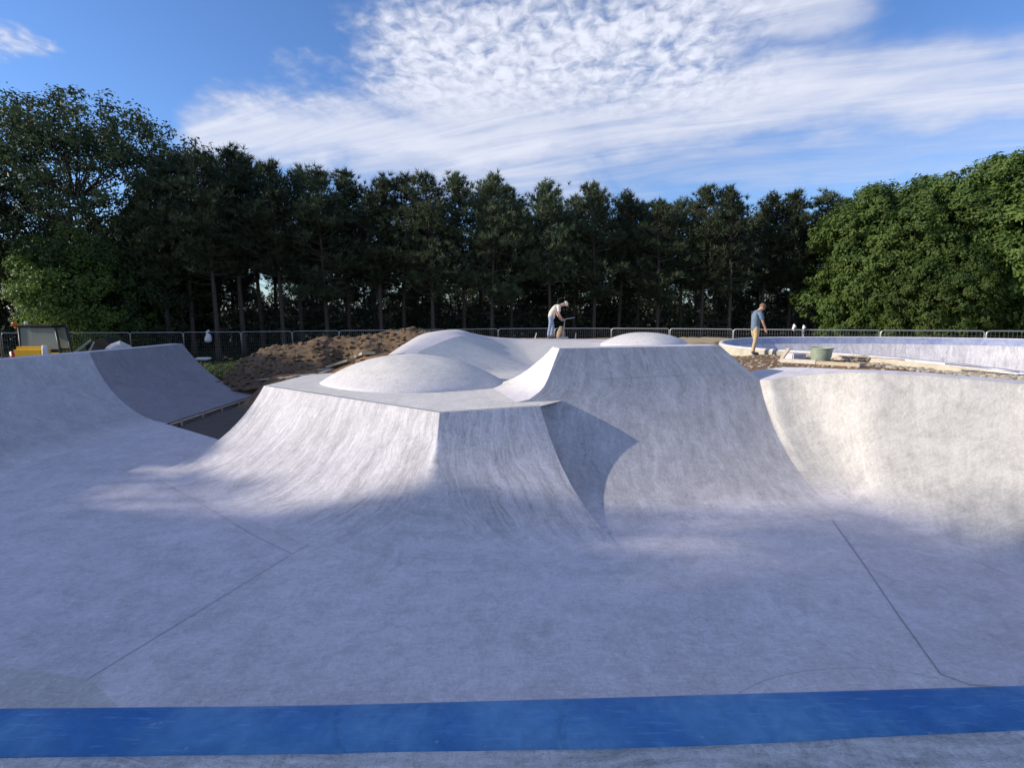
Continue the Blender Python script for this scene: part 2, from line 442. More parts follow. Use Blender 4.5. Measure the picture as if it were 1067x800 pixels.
# strip: rounded nose then flat
s_rows = [[p + Vector((0, .012, -.03)) for p in bt], [p + Vector((0, .008, -.010)) for p in bt], [p + Vector((0, -.012, .0)) for p in bt],
          [q + Vector((0, wob(i), .0)) for i, q in enumerate(bl)], [q + Vector((0, wob(i) - .002, -.02)) for i, q in enumerate(bl)]]
loft('painted_strip', s_rows, M['blue'], nr, flip=True)
bm_v = []; nx = len(bl); dk = [[q + Vector((0, -.001, -.008 + .004 * noise.noise(q * 7))) for q in bl]]
for k in range(1, 15):
    yy = k / 14
    dk.append([Vector((q.x, q.y * (1 - yy) + (-2.5) * yy, -.008 + .006 * noise.noise(Vector((q.x * 4, yy * 22, 0))))) for q in bl])
loft('deck', dk, M['screed'], nr, flip=True)

# --- hip ramp (low, in the middle)
P1, P2, P3 = U(275, 402, z=0), U(458, 430, z=0), U(563, 423, z=0)
hip = root('hip_ramp', ((P1.x + P3.x) / 2, P2.y + 1, FZ), 'low hip ramp in the middle with two curved faces meeting at a sharp corner', 'skate ramp')
def hip_rows(T=2.7, n=26):
    d1 = (P2 - P1).normalized(); d2 = (P3 - P2).normalized()
    n1 = Vector((d1.y, -d1.x, 0)); n2 = Vector((d2.y, -d2.x, 0))
    if n1.y > 0: n1 = -n1
    if n2.y > 0: n2 = -n2
    phi = math.acos(max(-1, min(1, d1.dot(d2)))); H = -FZ
    col = profile_col((0, 0, 0), (T, 0, H), 60, n)
    rows = []
    for c in col:
        d = max(0.0, T - c.x); z = FZ + c.z + E0 * (1 - c.z / H); fr_ = (d / T)
        r = .01 + 2.6 * fr_ ** 2.2
        da, db = d * .85, d * .98                  # the front face sweeps out further than the left one
        cr_ = n1.x * n2.y - n1.y * n2.x
        mit = P2 + Vector(((da * n2.y - db * n1.y) / cr_, (n1.x * db - n2.x * da) / cr_, 0))
        tl = r * math.tan(phi / 2)
        A = P1 + n1 * da; Bp = P3 + n2 * db
        f1 = mit - d1 * tl; f2 = mit + d2 * tl
        cc = f1 - n1 * r
        row = [A.lerp(f1, i / 24) for i in range(24)]
        a1 = math.atan2(n1.y, n1.x); a2 = math.atan2(n2.y, n2.x)
        for i in range(13):
            a = a1 + (a2 - a1) * i / 12
            row.append(cc + Vector((math.cos(a), math.sin(a), 0)) * r)
        row += [f2.lerp(Bp, i / 14) for i in range(1, 15)]
        rows.append([Vector((p.x, p.y, z)) for p in row])
    return rows
hr = hip_rows()
hf = loft('face', hr, M['concrete'], hip)
# closing walls at the two ends
def close_wall(name, col, back, parent, mat, zlow):
    """a vertical wall under a profile curve, thick towards `back`"""
    v = []; f = []
    for p in col:
        v += [p, Vector((p.x, p.y, zlow))]
    n = len(col)
    for i in range(n - 1): f.append((2 * i, 2 * i + 1, 2 * i + 3, 2 * i + 2))
    return mesh(name, v, f, mat, parent, [(p[0] + p[1], p[2]) for p in v], False)
colR = [r[-1] for r in hr]; colL = [r[0] for r in hr]
close_wall('side_wall', colR + [P3 + Vector((-.1, .9, 0)), P3 + Vector((0, 1.2, 0))], None, hip, M['concrete'], FZ - .3)
close_wall('side_wall', colL + [Vector((-4.75, 12.7, 0))], None, hip, M['concrete'], FZ - .5)
deck_back = [Vector((-.05, 11.7, 0)), U(320, 391.5, z=0)]
deck_pts = [P1, P2, P3, Vector((1.2, 9.6, 0)), Vector((1.2, 10.6, 0)), Vector((.2, 11.9, 0)), Vector((-1.4, 12.9, 0)), Vector((-3.4, 13.2, 0)), U(340, 389, z=0), U(318, 391, z=0)]
poly('deck', deck_pts, M['concrete_pale'], hip)
def inset_line(pts, d):
    out = []
    for i, p in enumerate(pts):
        t1 = (pts[min(i + 1, len(pts) - 1)] - pts[max(i - 1, 0)]).normalized(); out.append(p + Vector((-t1.y, t1.x, 0)) * d)
    return out
ribbon(inset_line([P1 + (P2 - P1) * .02, P2, P3 - (P3 - P2) * .0], .045), .028, .004, 'coping_strip', hip, M['steel'])

# --- tall ramp behind it
ZT = .862
P4 = U(583, 363, z=ZT); P5 = U(750, 360, z=ZT)
tt = Vector((P5.x - P4.x, P5.y - P4.y, 0)).normalized(); tn = Vector((tt.y, -tt.x, 0))
tall = root('quarter_pipe', (2.4, 9.5, FZ), 'tallest grey flat topped quarter pipe behind the low hip, dark triangular shadow on it', 'skate ramp')
colT = profile_col((0, 0, FZ + E0), (3.2, 0, ZT), 62, 30); TT = 3.2
def topline(x): return P4 + tt * ((x - P4.x) / tt.x)
EB_L = profile_col((-.78, 0, 0), (0, 0, ZT), 66, 24)                   # left end bank: x offset against height
def x_left(z):
    if z >= 0:
        for i in range(len(EB_L) - 1):
            if EB_L[i].z <= z <= EB_L[i + 1].z:
                f = (z - EB_L[i].z) / max(1e-6, EB_L[i + 1].z - EB_L[i].z)
                return P4.x + EB_L[i].x + (EB_L[i + 1].x - EB_L[i].x) * f
    return P4.x - .78 + z * .1
def wall_d(z):
    if z <= colT[0].z: return TT
    for i in range(len(colT) - 1):
        if colT[i].z <= z <= colT[i + 1].z + 1e-9:
            f = (z - colT[i].z) / max(1e-9, colT[i + 1].z - colT[i].z)
            return TT - (colT[i].x + (colT[i + 1].x - colT[i].x) * f)
    return 0
def wallpt(x, z):
    d = wall_d(z); o = topline(x) + tn * d
    s = (x - o.x) / tt.x; o = o + tt * s
    return Vector((o.x, o.y, z))
P6z = .22
def x_right(z):
    if z > P6z: return P5.x + (ZT - z) / (ZT - P6z) * .72
    return P5.x + .72 - (P6z - z) * .03
zs = sorted(set([c.z for c in colT] + [0.0, P6z]))
rowsT = []
for z in zs:
    xl, xr = x_left(z), x_right(z)
    rowsT.append([wallpt(xl + (xr - xl) * i / 40, z) for i in range(41)])
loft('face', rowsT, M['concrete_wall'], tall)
# joint where the top lift was cast
zj = .33
def off(p, d=.004): return p + Vector((tn.x * .88, tn.y * .88, .47)) * d
jl = [wallpt(x, zj - .03 + .012 * x) for x in np.linspace(1.5, 4.35, 24)]
loft('joint', [[off(p, .002) for p in jl], [off(p, .002) + Vector((0, .004, .007)) for p in jl]], M['cold_joint'], tall)
back = Vector((-tn.x, -tn.y, 0))
topL = [wallpt(P4.x + (P5.x - P4.x) * i / 20, ZT) for i in range(21)]
topB = [p + back * .42 + Vector((0, 0, -.0)) for p in topL]
endc = [wallpt(x_left(z), z) for z in zs if z >= 0]
endb = [p + back * (.42 + 1.7 * max(0, 1 - p.z / ZT) ** 1.3) + Vector((-.10 * (1 - p.z / ZT), 0, 0)) for p in endc]
loft('end_face', [endc, [a.lerp(b, .5) for a, b in zip(endc, endb)], endb], M['concrete_pale'], tall, flip=True)
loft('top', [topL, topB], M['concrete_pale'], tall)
backb = [p + back * 1.6 + Vector((0, 0, -1.1)) for p in topL]
loft('back_face', [topB, [a.lerp(b, .5) + Vector((0, 0, -.1)) for a, b in zip(topB, backb)], backb], M['concrete_pale'], tall)
loft('back_face', [endb, [Vector((p.x + .3, p.y + 1.2, -.9)) for p in endb]], M['concrete_pale'], tall)
rt = [wallpt(x_right(z), z) for z in zs if z >= P6z - 1e-6]
loft('end_face', [rt, [p + back * 1.2 + Vector((.0, 0, -.05)) for p in rt]], M['concrete_pale'], tall)

# --- curved bank on the right
P6 = wallpt(P5.x + .72, P6z)
lipR = [P6, U(802, 396, Y=10.04), U(818, 393.4, Y=9.97), U(845, 390, Y=9.74), U(872, 388.5, Y=9.38), U(900, 388, Y=8.98), U(950, 390, z=.53), U(1000, 394, z=.52), U(1067, 400, z=.5), U(1200, 414, z=.48), U(1500, 455, z=.45)]
Bw = wallpt(x_right(FZ + E0), FZ + E0)
baseR = [Bw, Bw + Vector((.13, -.0, 0)), Bw + Vector((.25, -.06, 0)), Bw + Vector((.36, -.18, 0)), Bw + Vector((.44, -.36, 0)), (5.22, 6.6), (5.28, 6.25), (5.35, 5.85), (5.5, 5.35), (5.9, 4.6), (6.8, 3.2)]
baseR = [Vector((p[0], p[1], FZ + E0)) for p in baseR]
lr = resample(lipR, 5); br = resample(baseR, 5)
bank = root('curved_bank', (6.5, 8, FZ), 'stained pale curved bank sweeping round the right side of the floor', 'skate ramp')
cr = []
for p, q in zip(br, lr):
    col = profile_col(p, q - Vector((0, 0, .02)), 60, 26)
    if p is br[0]: col = [wallpt(x_right(FZ + E0 + (P6z - .02 - FZ - E0) * (t_ / 26) ** 1.6), FZ + E0 + (P6z - .02 - FZ - E0) * (t_ / 26) ** 1.6) for t_ in range(27)]
    h = Vector((q.x - p.x, q.y - p.y, 0)).normalized()
    col += [q + h * .015 + Vector((0, 0, -.004)), q + h * .05]
    cr.append(col)
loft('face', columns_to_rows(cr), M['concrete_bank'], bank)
dkR = [[], [], []]
for i, (p, q) in enumerate(zip(br, lr)):
    h = Vector((q.x - p.x, q.y - p.y, 0)).normalized()
    w = 1.15 if i < 14 else max(.32, 1.15 - (i - 14) * .09)
    dkR[0].append(q + h * .05); dkR[1].append(q + h * w + Vector((0, 0, .015))); dkR[2].append(q + h * (w + .1) + Vector((0, 0, -.9)))
loft('deck', dkR[:2], M['concrete_bank'], bank)
loft('back_face', dkR[1:], M['concrete_bank'], bank)
loft('joint', [[c.copy() + Vector((-.002, -.003, .003)) for c in cr[41][-5:]] + [dkR[1][41] + Vector((0, 0, .004))], [c.copy() + Vector((.012, -.003, .003)) for c in cr[41][-5:]] + [dkR[1][41] + Vector((.014, 0, .004))]], M['joint'], bank)

# --- left quarter pipes
LZ = .425
C0 = U(93, 367, z=LZ); Cb = U(175, 441, z=FZ)
lipL = [Vector((C0.x - .2, -1, LZ)), Vector((C0.x - .25, 6, LZ)), U(-150, 391, z=LZ), U(0, 375, z=LZ), U(50, 370.5, z=LZ), C0]
baseL = [Vector((-8.2, -1, FZ)), Vector((-8.3, 5, FZ)), Vector((-8.45, 8, FZ)), U(12, 492, z=FZ), U(95, 463, z=FZ), Cb]
lipL = resample(lipL, 5, False); baseL = resample(baseL, 5, False)
lq = root('quarter_pipe', (-10, 8, FZ), 'long lavender grey quarter pipe along the left edge with a pale sunlit lip', 'skate ramp')
cl = [profile_col(p + Vector((0, 0, E0)), q, 64, 24) for p, q in zip(baseL, lipL)]
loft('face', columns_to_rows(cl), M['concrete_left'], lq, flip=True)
tl_ = [[q for q in lipL], [q + Vector((-.45, .0, .0)) for q in lipL], [q + Vector((-.5, .0, -1.9)) for q in lipL]]
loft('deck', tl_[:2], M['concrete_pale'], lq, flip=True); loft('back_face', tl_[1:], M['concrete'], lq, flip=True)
fq = root('quarter_pipe', (-11, 17, FZ), 'dark quarter pipe further back on the left, ending at an unpoured pit', 'skate ramp')
LF = U(190, 358, Y=20); BF = U(267, 411, Y=17.3)
lipF = resample([C0, C0.lerp(LF, .5) + Vector((.0, 0, -.01)), LF], 8, False); baseF = resample([Cb, Cb.lerp(BF, .5), BF], 8, False)
cf = [profile_col(p + Vector((0, 0, E0)), q, 66, 24) for p, q in zip(baseF, lipF)]
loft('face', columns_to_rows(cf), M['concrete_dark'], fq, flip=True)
loft('deck', [lipF, [q + Vector((-.45, 0, 0)) for q in lipF]], M['concrete_pale'], fq, flip=True)
loft('back_face', [[q + Vector((-.45, 0, 0)) for q in lipF], [q + Vector((-.5, 0, -2.2)) for q in lipF]], M['concrete'], fq, flip=True)
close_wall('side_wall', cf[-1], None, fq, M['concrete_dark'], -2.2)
# slab edge over the pit, with formwork stakes
mb = MB()
e0, e1 = Cb + Vector((.05, -.03, 0)), BF + Vector((.05, -.03, 0))
dd = (e1 - e0); nn = Vector((dd.y, -dd.x, 0)).normalized()
mb.tube([e0.lerp(e1, .0) + nn * .03 + Vector((0, 0, -.03)), e0.lerp(e1, 1.0) + nn * .03 + Vector((0, 0, -.03))], .035, 4)
mb.build('formwork_board', M['timber'], fq, False, False)
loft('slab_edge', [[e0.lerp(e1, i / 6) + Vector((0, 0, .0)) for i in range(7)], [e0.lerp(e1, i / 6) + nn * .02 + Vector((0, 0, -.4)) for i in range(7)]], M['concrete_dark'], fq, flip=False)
for k in range(5):
    st_ = e0.lerp(e1, .08 + k * .21) + nn * .09; mb = MB(); mb.tube([st_ + Vector((0, 0, -.35)), st_ + Vector((0, 0, .03))], .025, 5); mb.build('stake', M['timber'], fq, False, False)
# low concrete block behind its far end
blk = MB(); q = U(211, 373, Y=20.3); blk.box((q.x, q.y, q.z - .03), (.46, .5, .07), .2, bev=.01)
o = blk.build('concrete_slab', M['concrete_pale'], None); tag(o, 'small pale concrete slab behind the end of the dark quarter pipe', 'slab')

# --- rounded dome and far bowl
def dome(name, c, rx, ry, h, label, mat, rz=0, pw=1.0):
    rows = []
    for j in range(19):
        a = j / 18
        r = 1 - a
        ring = []
        for i in range(56):
            t = 2 * math.pi * i / 56
            x, y = rx * r * math.cos(t), ry * r * math.sin(t)
            x, y = x * math.cos(rz) - y * math.sin(rz), x * math.sin(rz) + y * math.cos(rz)
            z = h * (1 - r ** 2.2) ** pw - .01; z += .035 * noise.noise(Vector((c[0] + x, c[1] + y, 0)) * 1.1) * (1 - r); x *= 1 + .035 * math.sin(2 * t + 1) * r; y *= 1 + .04 * math.sin(3 * t) * r
            ring.append(Vector((c[0] + x, c[1] + y, c[2] + z)))
        rows.append(ring)
    rows.insert(0, [p + Vector((0, 0, -.45)) for p in rows[0]])
    o = loft(name, rows, mat, None, close=True)
    return tag(o, label, 'mound')
dome('rolling_mound', (U(430, 400, Y=11.45).x, 11.45, 0), 1.98, 1.42, .60, 'smooth pale concrete mound on the deck left of centre, in front of the far bowl', M['concrete_pale'], R(-12), .95)
q = U(672, 358, Y=16.6)
dome('rolling_mound', (q.x, q.y, q.z), 1.32, 1.3, .36, 'bright white concrete hump peeping over the top of the tall quarter pipe', M['concrete_pale'], 0, .9)

fb = root('skate_bowl', (1.5, 16, -.5), 'far concrete bowl with cream inner wall and rolled white lip, behind the rounded mound', 'skate bowl')
rim = [U(436, 370, Y=13.4), U(455, 358.5, Y=15), U(478, 350.5, Y=16.8), U(500, 352.5, Y=18.5), U(522, 354.2, Y=19.8), U(545, 355.3, Y=20.6), U(600, 355.6, Y=20.8), U(632, 356.6, Y=20.2), Vector((3.6, 18.8, .38)), Vector((3.1, 15, .30)), Vector((3.3, 12.0, .2)), Vector((1.1, 11.0, .05)), Vector((.0, 11.95, .0)), Vector((-1.4, 12.95, .02))]
nr_ = len(rim); cen = Vector((.9, 15.2, 0))
rimc = []
for i in range(nr_):
    p0, p1, p2, p3 = rim[i - 1], rim[i], rim[(i + 1) % nr_], rim[(i + 2) % nr_]
    for k in range(4):
        t = k / 4
        sm = .5 * ((2 * p1) + (p2 - p0) * t + (2 * p0 - 5 * p1 + 4 * p2 - p3) * t * t + (3 * p1 - p0 - 3 * p2 + p3) * t ** 3)
        rimc.append(sm)
cb = []
for p in rimc:
    b0 = cen.lerp(Vector((p.x, p.y, 0)), .12); b0.z = -.15
    cb.append([Vector((b0.x + (p.x - b0.x) * t, b0.y + (p.y - b0.y) * t, b0.z + (p.z - b0.z) * t ** 1.2)) for t in [i_ / 14 for i_ in range(15)]])
rb = columns_to_rows(cb)
loft('inner_wall', rb + [], M['concrete_pale'], fb, close=True, flip=True)
poly('bowl_floor', [p for p in rb[0]], M['concrete_pale'], fb)
outer = [U(404, 370, Y=13.0), U(422, 358, Y=15), U(443, 347.3, Y=17.0), U(474, 343.5, Y=18.3), U(492, 347, Y=19.6), U(508, 350.8, Y=20.6), U(545, 353.0, Y=21.9), U(600, 353.4, Y=22.2), U(640, 353.6, Y=22), U(700, 356.0, Y=21)]
inner = [U(436, 370, Y=13.4), U(455, 358.5, Y=15), U(478, 350.5, Y=16.8), U(492, 352, Y=17.9), U(505, 352.9, Y=18.8), U(522, 354.2, Y=19.8), U(545, 355.3, Y=20.6), U(600, 355.6, Y=20.8), U(632, 356.6, Y=20.2), U(690, 358.2, Y=19)]
oi, ii = resample(outer, 6), resample(inner, 6)
mid = [a.lerp(b, .5) + Vector((0, 0, .05)) for a, b in zip(oi, ii)]
sk1 = [p + Vector((-.35 if p.x < 0 else 0, .5, -.22)) for p in oi]; sk2 = [p + Vector((-.9 if p.x < 0 else 0, 1.4, -1.2)) for p in oi]
loft('rolled_lip', [ii, mid, oi, sk1, sk2], M['concrete_pale'], fb)
poly('deck', [Vector((3.55, 18.9, .375)), Vector((3.05, 15, .295)), Vector((3.25, 12.0, .195)), Vector((4.6, 11.5, .05)), Vector((4.9, 14, .2)), Vector((6.0, 19.5, .3))], M['concrete_pale'], fb)

# ------------------------------------------------------------------ pool-shaped bowl on the right
pool = root('skate_bowl', (14, 17, -.6), 'big oval bowl on the right with a blue band under its rim', 'skate bowl')
pr = [U(1300, 428, z=.16), U(1067, 387, z=.18), U(960, 374.5, z=.18), U(872, 367, z=.18), U(800, 362.8, z=.19), U(768, 360, z=.20), U(756, 357.6, z=.22), U(757, 354.5, z=.25), U(775, 352.2, z=.29), U(800, 351.2, z=.31), U(850, 350.8, z=.33), U(920, 350.9, z=.35), U(1000, 351.8, z=.37), U(1067, 353, z=.39), U(1150, 356, z=.38), U(1320, 366, z=.34), U(1450, 380, z=.28), U(1500, 400, z=.22)]
npr = len(pr); prim = []
for i in range(npr):
    p0, p1, p2, p3 = pr[i - 1], pr[i], pr[(i + 1) % npr], pr[(i + 2) % npr]
    for k in range(6):
        t = k / 6
        prim.append(.5 * ((2 * p1) + (p2 - p0) * t + (2 * p0 - 5 * p1 + 4 * p2 - p3) * t * t + (3 * p1 - p0 - 3 * p2 + p3) * t ** 3))
def outn(pts, i):
    t = (pts[(i + 1) % len(pts)] - pts[i - 1]); t.z = 0; t.normalize(); return Vector((t.y, -t.x, 0))
sgn = 1
pc = sum(prim, Vector()) / len(prim)
on = [outn(prim, i) for i in range(len(prim))]
if sum((prim[i] - pc).dot(on[i]) for i in range(len(prim))) < 0: on = [-x for x in on]
def ring(off, dz): return [p + n * off + Vector((0, 0, dz)) for p, n in zip(prim, on)]
cw = True
# ------------------------------------------------------------------ terrain
ctrl = []
def cp(p, w=1.0): ctrl.append((p[0], p[1], p[2], w))
for u, v, Y in ((215, 449, None), (235, 440, None), (200, 446, None)):
    cp(U(u, v, z=-1.42))
for u, v, Y in ((243, 392, 19.2), (275, 391, 18), (262, 402, 17.8), (300, 390, 16.6), (330, 388, 15.6), (345, 384, 15.8), (375, 376, 15.8), (400, 368, 15)):
    cp(U(u, v, Y=Y))
for u, v, Y in ((760, 370, 20), (770, 371.5, 19), (793, 369.6, 18.3), (815, 374, 17.4), (800, 379, 15.8), (800, 388, 13.4), (770, 381, 15), (840, 384, 14.2), (850, 376, 16.4), (880, 379, 15.2), (930, 384, 13.3), (1000, 391, 11.6), (1067, 397, 10.2)):
    cp(U(u, v, Y=Y))
for p in ((-9, 16.4, -1.8), (-8.6, 17.2, -1.6), (-9.6, 17.8, -1.9), (-10.6, 18.9, -1.8), (-11.6, 19.6, -1.8)): cp(p)
cp((12.5, 8, .2)); cp((15, 5, .1)); cp((15, 0, 0)); cp((11, -3, 0))
for u, v, Y in ((720, 356, 21), (745, 355, 22.5), (735, 352, 26), (640, 352.8, 24.5), (560, 352.5, 25), (690, 353, 25)): cp(U(u, v, Y=Y))
cp((26, 20, .2)); cp((22, 24, .1)); cp((14, 26, .1)); cp((30, 14, .1)); cp((17, 15, -1)); cp((17, 20, -1.0)); cp((14, 14, -.8)); cp((20, 17, -1)); cp((13, 19, -.6))
for x, y, z in ((0, 5, -2.3), (-5, 5, -2.3), (5, 5, -2.3), (-5, 9, -2.3), (0, 8, -2.3), (3, 8, -2.3), (-2.5, 11.5, -1.6), (0, 11, -1.8), (0, 14, -2), (1.5, 17, -1.8), (-1, 15.5, -1.5), (6.5, 7.5, -2.0), (8, 5, -2), (3, 11, -1.5), (5.5, 12.8, -.7), (-8.5, 9, -2.2), (-9, 5, -2.3), (-10.5, 11, -2.0), (-11, 15, -2.0), (-11.5, 18, -1.9), (0, 1, -1.8), (5, 1.5, -1.8), (-5, 1.5, -1.8), (-10, 2, -2), (-12.5, 8, -1.5), (-13, 14, -1.6), (-14, 20, -1.6), (4.6, 17, -.6), (0, -3, -.6), (6, -3, -.5), (-6, -3, -.5), (-12, -3, -.8)): cp((x, y, z))
for x in (-60, -40, -28, -18, -8, 0, 8, 16, 26, 40, 60):
    cp((x, 34, -1.9), 1.5); cp((x, 60, -1.9), 2)
for p in ((-24, 26, -1.75), (-18, 24, -1.65), (-30, 16, -1.6), (-20, 14, -1.5), (-13, 24, -1.5), (-30, 0, -1.4), (-8, 27, -1.7), (0, 29, -1.2), (8, 30, -1.0), (20, 29, -1.2), (30, 25, -1.2), (40, 10, -.8), (35, -5, -.5)): cp(p)
CT = np.array(ctrl)
def terrain_np(x, y):
    dx = x[..., None] - CT[:, 0]; dy = y[..., None] - CT[:, 1]
    w = CT[:, 3] / (dx * dx + dy * dy + .02) ** 1.7
    return (w * CT[:, 2]).sum(-1) / w.sum(-1)
def tz(x, y): return float(terrain_np(np.array([x]), np.array([y]))[0])
def axis(a, b, step, far, grow=1.35):
    L = list(np.arange(a, b + 1e-6, step)); s = step
    while L[0] > -far: s *= grow; L.insert(0, L[0] - s)
    s = step
    while L[-1] < far: s *= grow; L.append(L[-1] + s)
    return np.array(L)
ax, ay = axis(-32, 32, .22, 600), axis(-5, 36, .22, 600)
X, Y_ = np.meshgrid(ax, ay)
Zt = np.zeros_like(X)
for r in range(X.shape[0]): Zt[r] = terrain_np(X[r], Y_[r])
def inpoly(px, py, poly_):
    ins = np.zeros(px.shape, bool); n = len(poly_)
    for i in range(n):
        x1, y1 = poly_[i]; x2, y2 = poly_[(i + 1) % n]
        c = ((y1 > py) != (y2 > py)) & (px < (x2 - x1) * (py - y1) / (y2 - y1 + 1e-12) + x1); ins ^= c
    return ins
Zt[inpoly(X, Y_, [(p.x, p.y) for p in ring(.08, 0)])] = -2.2
out = (np.abs(X) > 80) | (Y_ > 80) | (Y_ < -40); Zt[out] = -1.9
vt = []
for r in range(X.shape[0]):
    for c_ in range(X.shape[1]):
        x, y, z = X[r, c_], Y_[r, c_], Zt[r, c_]
        if -33 < x < 33 and 9 < y < 36: z += .045 * noise.noise(Vector((x * 1.7, y * 1.7, 0))) + .03 * noise.noise(Vector((x * 5, y * 5, 2)))
        vt.append((x, y, z))
nxx = X.shape[1]
ft = [(r * nxx + c_, r * nxx + c_ + 1, (r + 1) * nxx + c_ + 1, (r + 1) * nxx + c_) for r in range(X.shape[0] - 1) for c_ in range(nxx - 1)]
g_ = mesh('ground', vt, ft, M['soil']); tag(g_, kind='structure')

def G(u, v, y0=8, y1=40):                          # where a photo pixel meets the soil
    y = y0
    while y < y1:
        p = U(u, v, Y=y)
        if p.z <= tz(p.x, p.y): return p
        y += .08
    return U(u, v, Y=16)

# --- spoil heap on the left
ridge = [U(234, 394, Y=18.6), U(247, 381, Y=20), U(262, 369.5, Y=21), (U(300, 358.5, Y=21.5)), U(340, 353, Y=21.8), U(385, 349, Y=21.8), U(425, 343.5, Y=21.3), U(447, 345, Y=20), U(462, 352, Y=18.6)]
foot = [U(236, 397, Y=17.8), U(247, 394, Y=17.6), U(262, 391, Y=17.2), U(300, 388, Y=16.7), U(340, 380, Y=16.5), U(380, 372, Y=16.4), U(415, 365, Y=16), U(440, 358, Y=15.8), U(455, 356, Y=16)]
rg, fo = resample(ridge, 16), resample(foot, 16)
rows = []
NW = 64
for j in range(NW + 1):
    w = j / NW
    row = []
    for i, (p, q) in enumerate(zip(rg, fo)):
        if w <= .6:
            t = w / .6; pt = q.lerp(p, t); pt.z = q.z - .45 + (p.z - q.z + .45) * (t ** .8 if t > 0 else 0)
            # two slumped hollows in the front
            for uu, dep in ((70, .55), (88, .4)):
                pt.z -= dep * math.exp(-((i - uu) / 5.5) ** 2) * math.exp(-((t - .52) / .25) ** 2)
        else:
            t = (w - .6) / .4; pt = p + Vector((0, 3.2 * t, -(p.z + 1.75) * (t ** 1.4)))
        amp = min(1, 6 * w) * min(1, i / 8 + .2)
        nz = .16 * noise.noise(Vector((pt.x * 1.1, pt.y * 1.1, 0))) + .10 * noise.noise(Vector((pt.x * 3, pt.y * 3, 4))) + .09 * noise.noise(Vector((pt.x * 7, pt.y * 7, 9))) + .06 * abs(noise.noise(Vector((pt.x * 14, pt.y * 14, 9))))
        pt = pt + Vector((0, 0, nz * amp))
        row.append(pt)
    rows.append(row)
heap = loft('soil_heap', rows, M['heap'], None)
tag(heap, 'long heap of brown excavated soil with slumped hollows, in front of the fence', 'soil heap')

# clods and stones lying on soil: uncountable
def stones(name, spots, mat, smin, smax):
    mb = MB(); ico = None
    for (x, y, z) in spots:
        s = random.uniform(smin, smax); bm = bmesh.new(); bmesh.ops.create_icosphere(bm, subdivisions=1, radius=s)
        for v in bm.verts: v.co = Vector((v.co.x * random.uniform(.6, 1.8), v.co.y * random.uniform(.7, 1.3), v.co.z * random.uniform(.3, .75)))
        bm.verts.index_update(); mb.add([v.co + Vector((x, y, z + s * .2)) for v in bm.verts], [[v.index for v in f.verts] for f in bm.faces]); bm.free()
    o = mb.build(name, mat, None); tag(o, kind='stuff'); return o
sp = []
for k in range(420):
    u, v = random.uniform(758, 1000), random.uniform(371, 392)
    p = G(u, v, 10, 19)
    if p.y < 18.2 and not inpoly(np.array([p.x]), np.array([p.y]), [(q.x, q.y) for q in ring(.25, 0)])[0]: sp.append(p)
stones('rubble', sp, M['tan_stone'], .015, .06)
sp = []
for k in range(700):
    i = random.randrange(4, len(rg) - 6); j = random.randrange(1, 40); sp.append(rows[j][i] + Vector((random.uniform(-.1, .1), 0, -.01)))
stones('soil_clods', sp, M['heap'], .03, .13)
sp = [U(random.uniform(185, 262), 0, Y=1) for _ in range(0)]
for k in range(200):
    u, v = random.uniform(225, 380), random.uniform(372, 398)
    p = G(u, v, 12, 18)
    if p.y < 17.5: sp.append(p)
if sp: stones('dirt', sp, M['heap'], .02, .07)

loft('rim', [ring(0.0, -.03), ring(.012, 0), ring(.15, -.005), ring(.18, -.03), ring(.19, -.07)], M['concrete_bank'], pool, close=True)
loft('blue_band', [ring(-.012, -.30), ring(0, -.03)], M['blue_band'], pool, close=True)
loft('inner_wall', [ring(-1.9, -1.62), ring(-1.2, -1.5), ring(-.7, -1.25), ring(-.3, -.85), ring(-.1, -.5), ring(-.012, -.30)], M['concrete'], pool, close=True)
poly('bowl_floor', ring(-1.9, -1.62), M['concrete_pale'], pool)
# rough outer shell: bumpy rendered rubble
rows = []
for j in range(9):
    rr = ring(.19 + .03 * j / 8, -.07 - .85 * j / 8); fine = resample(rr + [rr[0]], 3, False)
    rows.append([p + Vector((noise.noise(p * 5) * .05, noise.noise(p * 5 + Vector((9, 0, 0))) * .07, 0)) for p in fine])
loft('outer_shell', rows, M['render_coat'], pool, close=False)
# rubble stones banked against the near shell
sp = []
for k in range(900):
    u = random.uniform(888, 1075); t = (u - 872) / 195
    p = G(u, 369 + 20 * t + random.uniform(0, 9), 8, 18)
    if not inpoly(np.array([p.x]), np.array([p.y]), [(q.x, q.y) for q in ring(.2, 0)])[0]: sp.append(p)
stones('rubble_stones', sp, M['tan_stone'], .02, .085)

# ------------------------------------------------------------------ fence panels
FP0 = [(r, y) for r, y in ((-.95, 30.6), (-.827, 32.2), (-.709, 33.3), (-.61, 34), (-.502, 34.2), (-.407, 34.2), (-.32, 34.2), (-.222, 34.2), (-.123, 34.2), (-.025, 34.1), (.079, 33.8), (.185, 33), (.293, 31.2), (.411, 29.4), (.541, 27.5), (.684, 25.7), (.880, 23.8))]
ftop = [347.0, 346.8, 346.6, 346.3, 345.8, 345.2, 344.6, 344, 343.4, 342.6, 342.2, 342.2, 342.4, 343, 343.6, 344.2, 344.8]
posts = []
for (r, y), v in zip(FP0, ftop):
    b = (400 - v) / FPX; zt = CAMZ + y * (-SP + b * CP) / (CP + b * SP)
    posts.append(Vector((r * y, y, zt)))
e = posts[0] - posts[1]; posts = [posts[0] + e * k for k in (3, 2, 1)] + posts
e = posts[-1] - posts[-2]; posts += [posts[-1] + e * k for k in (1, 2)]
FW, FH = 3.5, 2.0
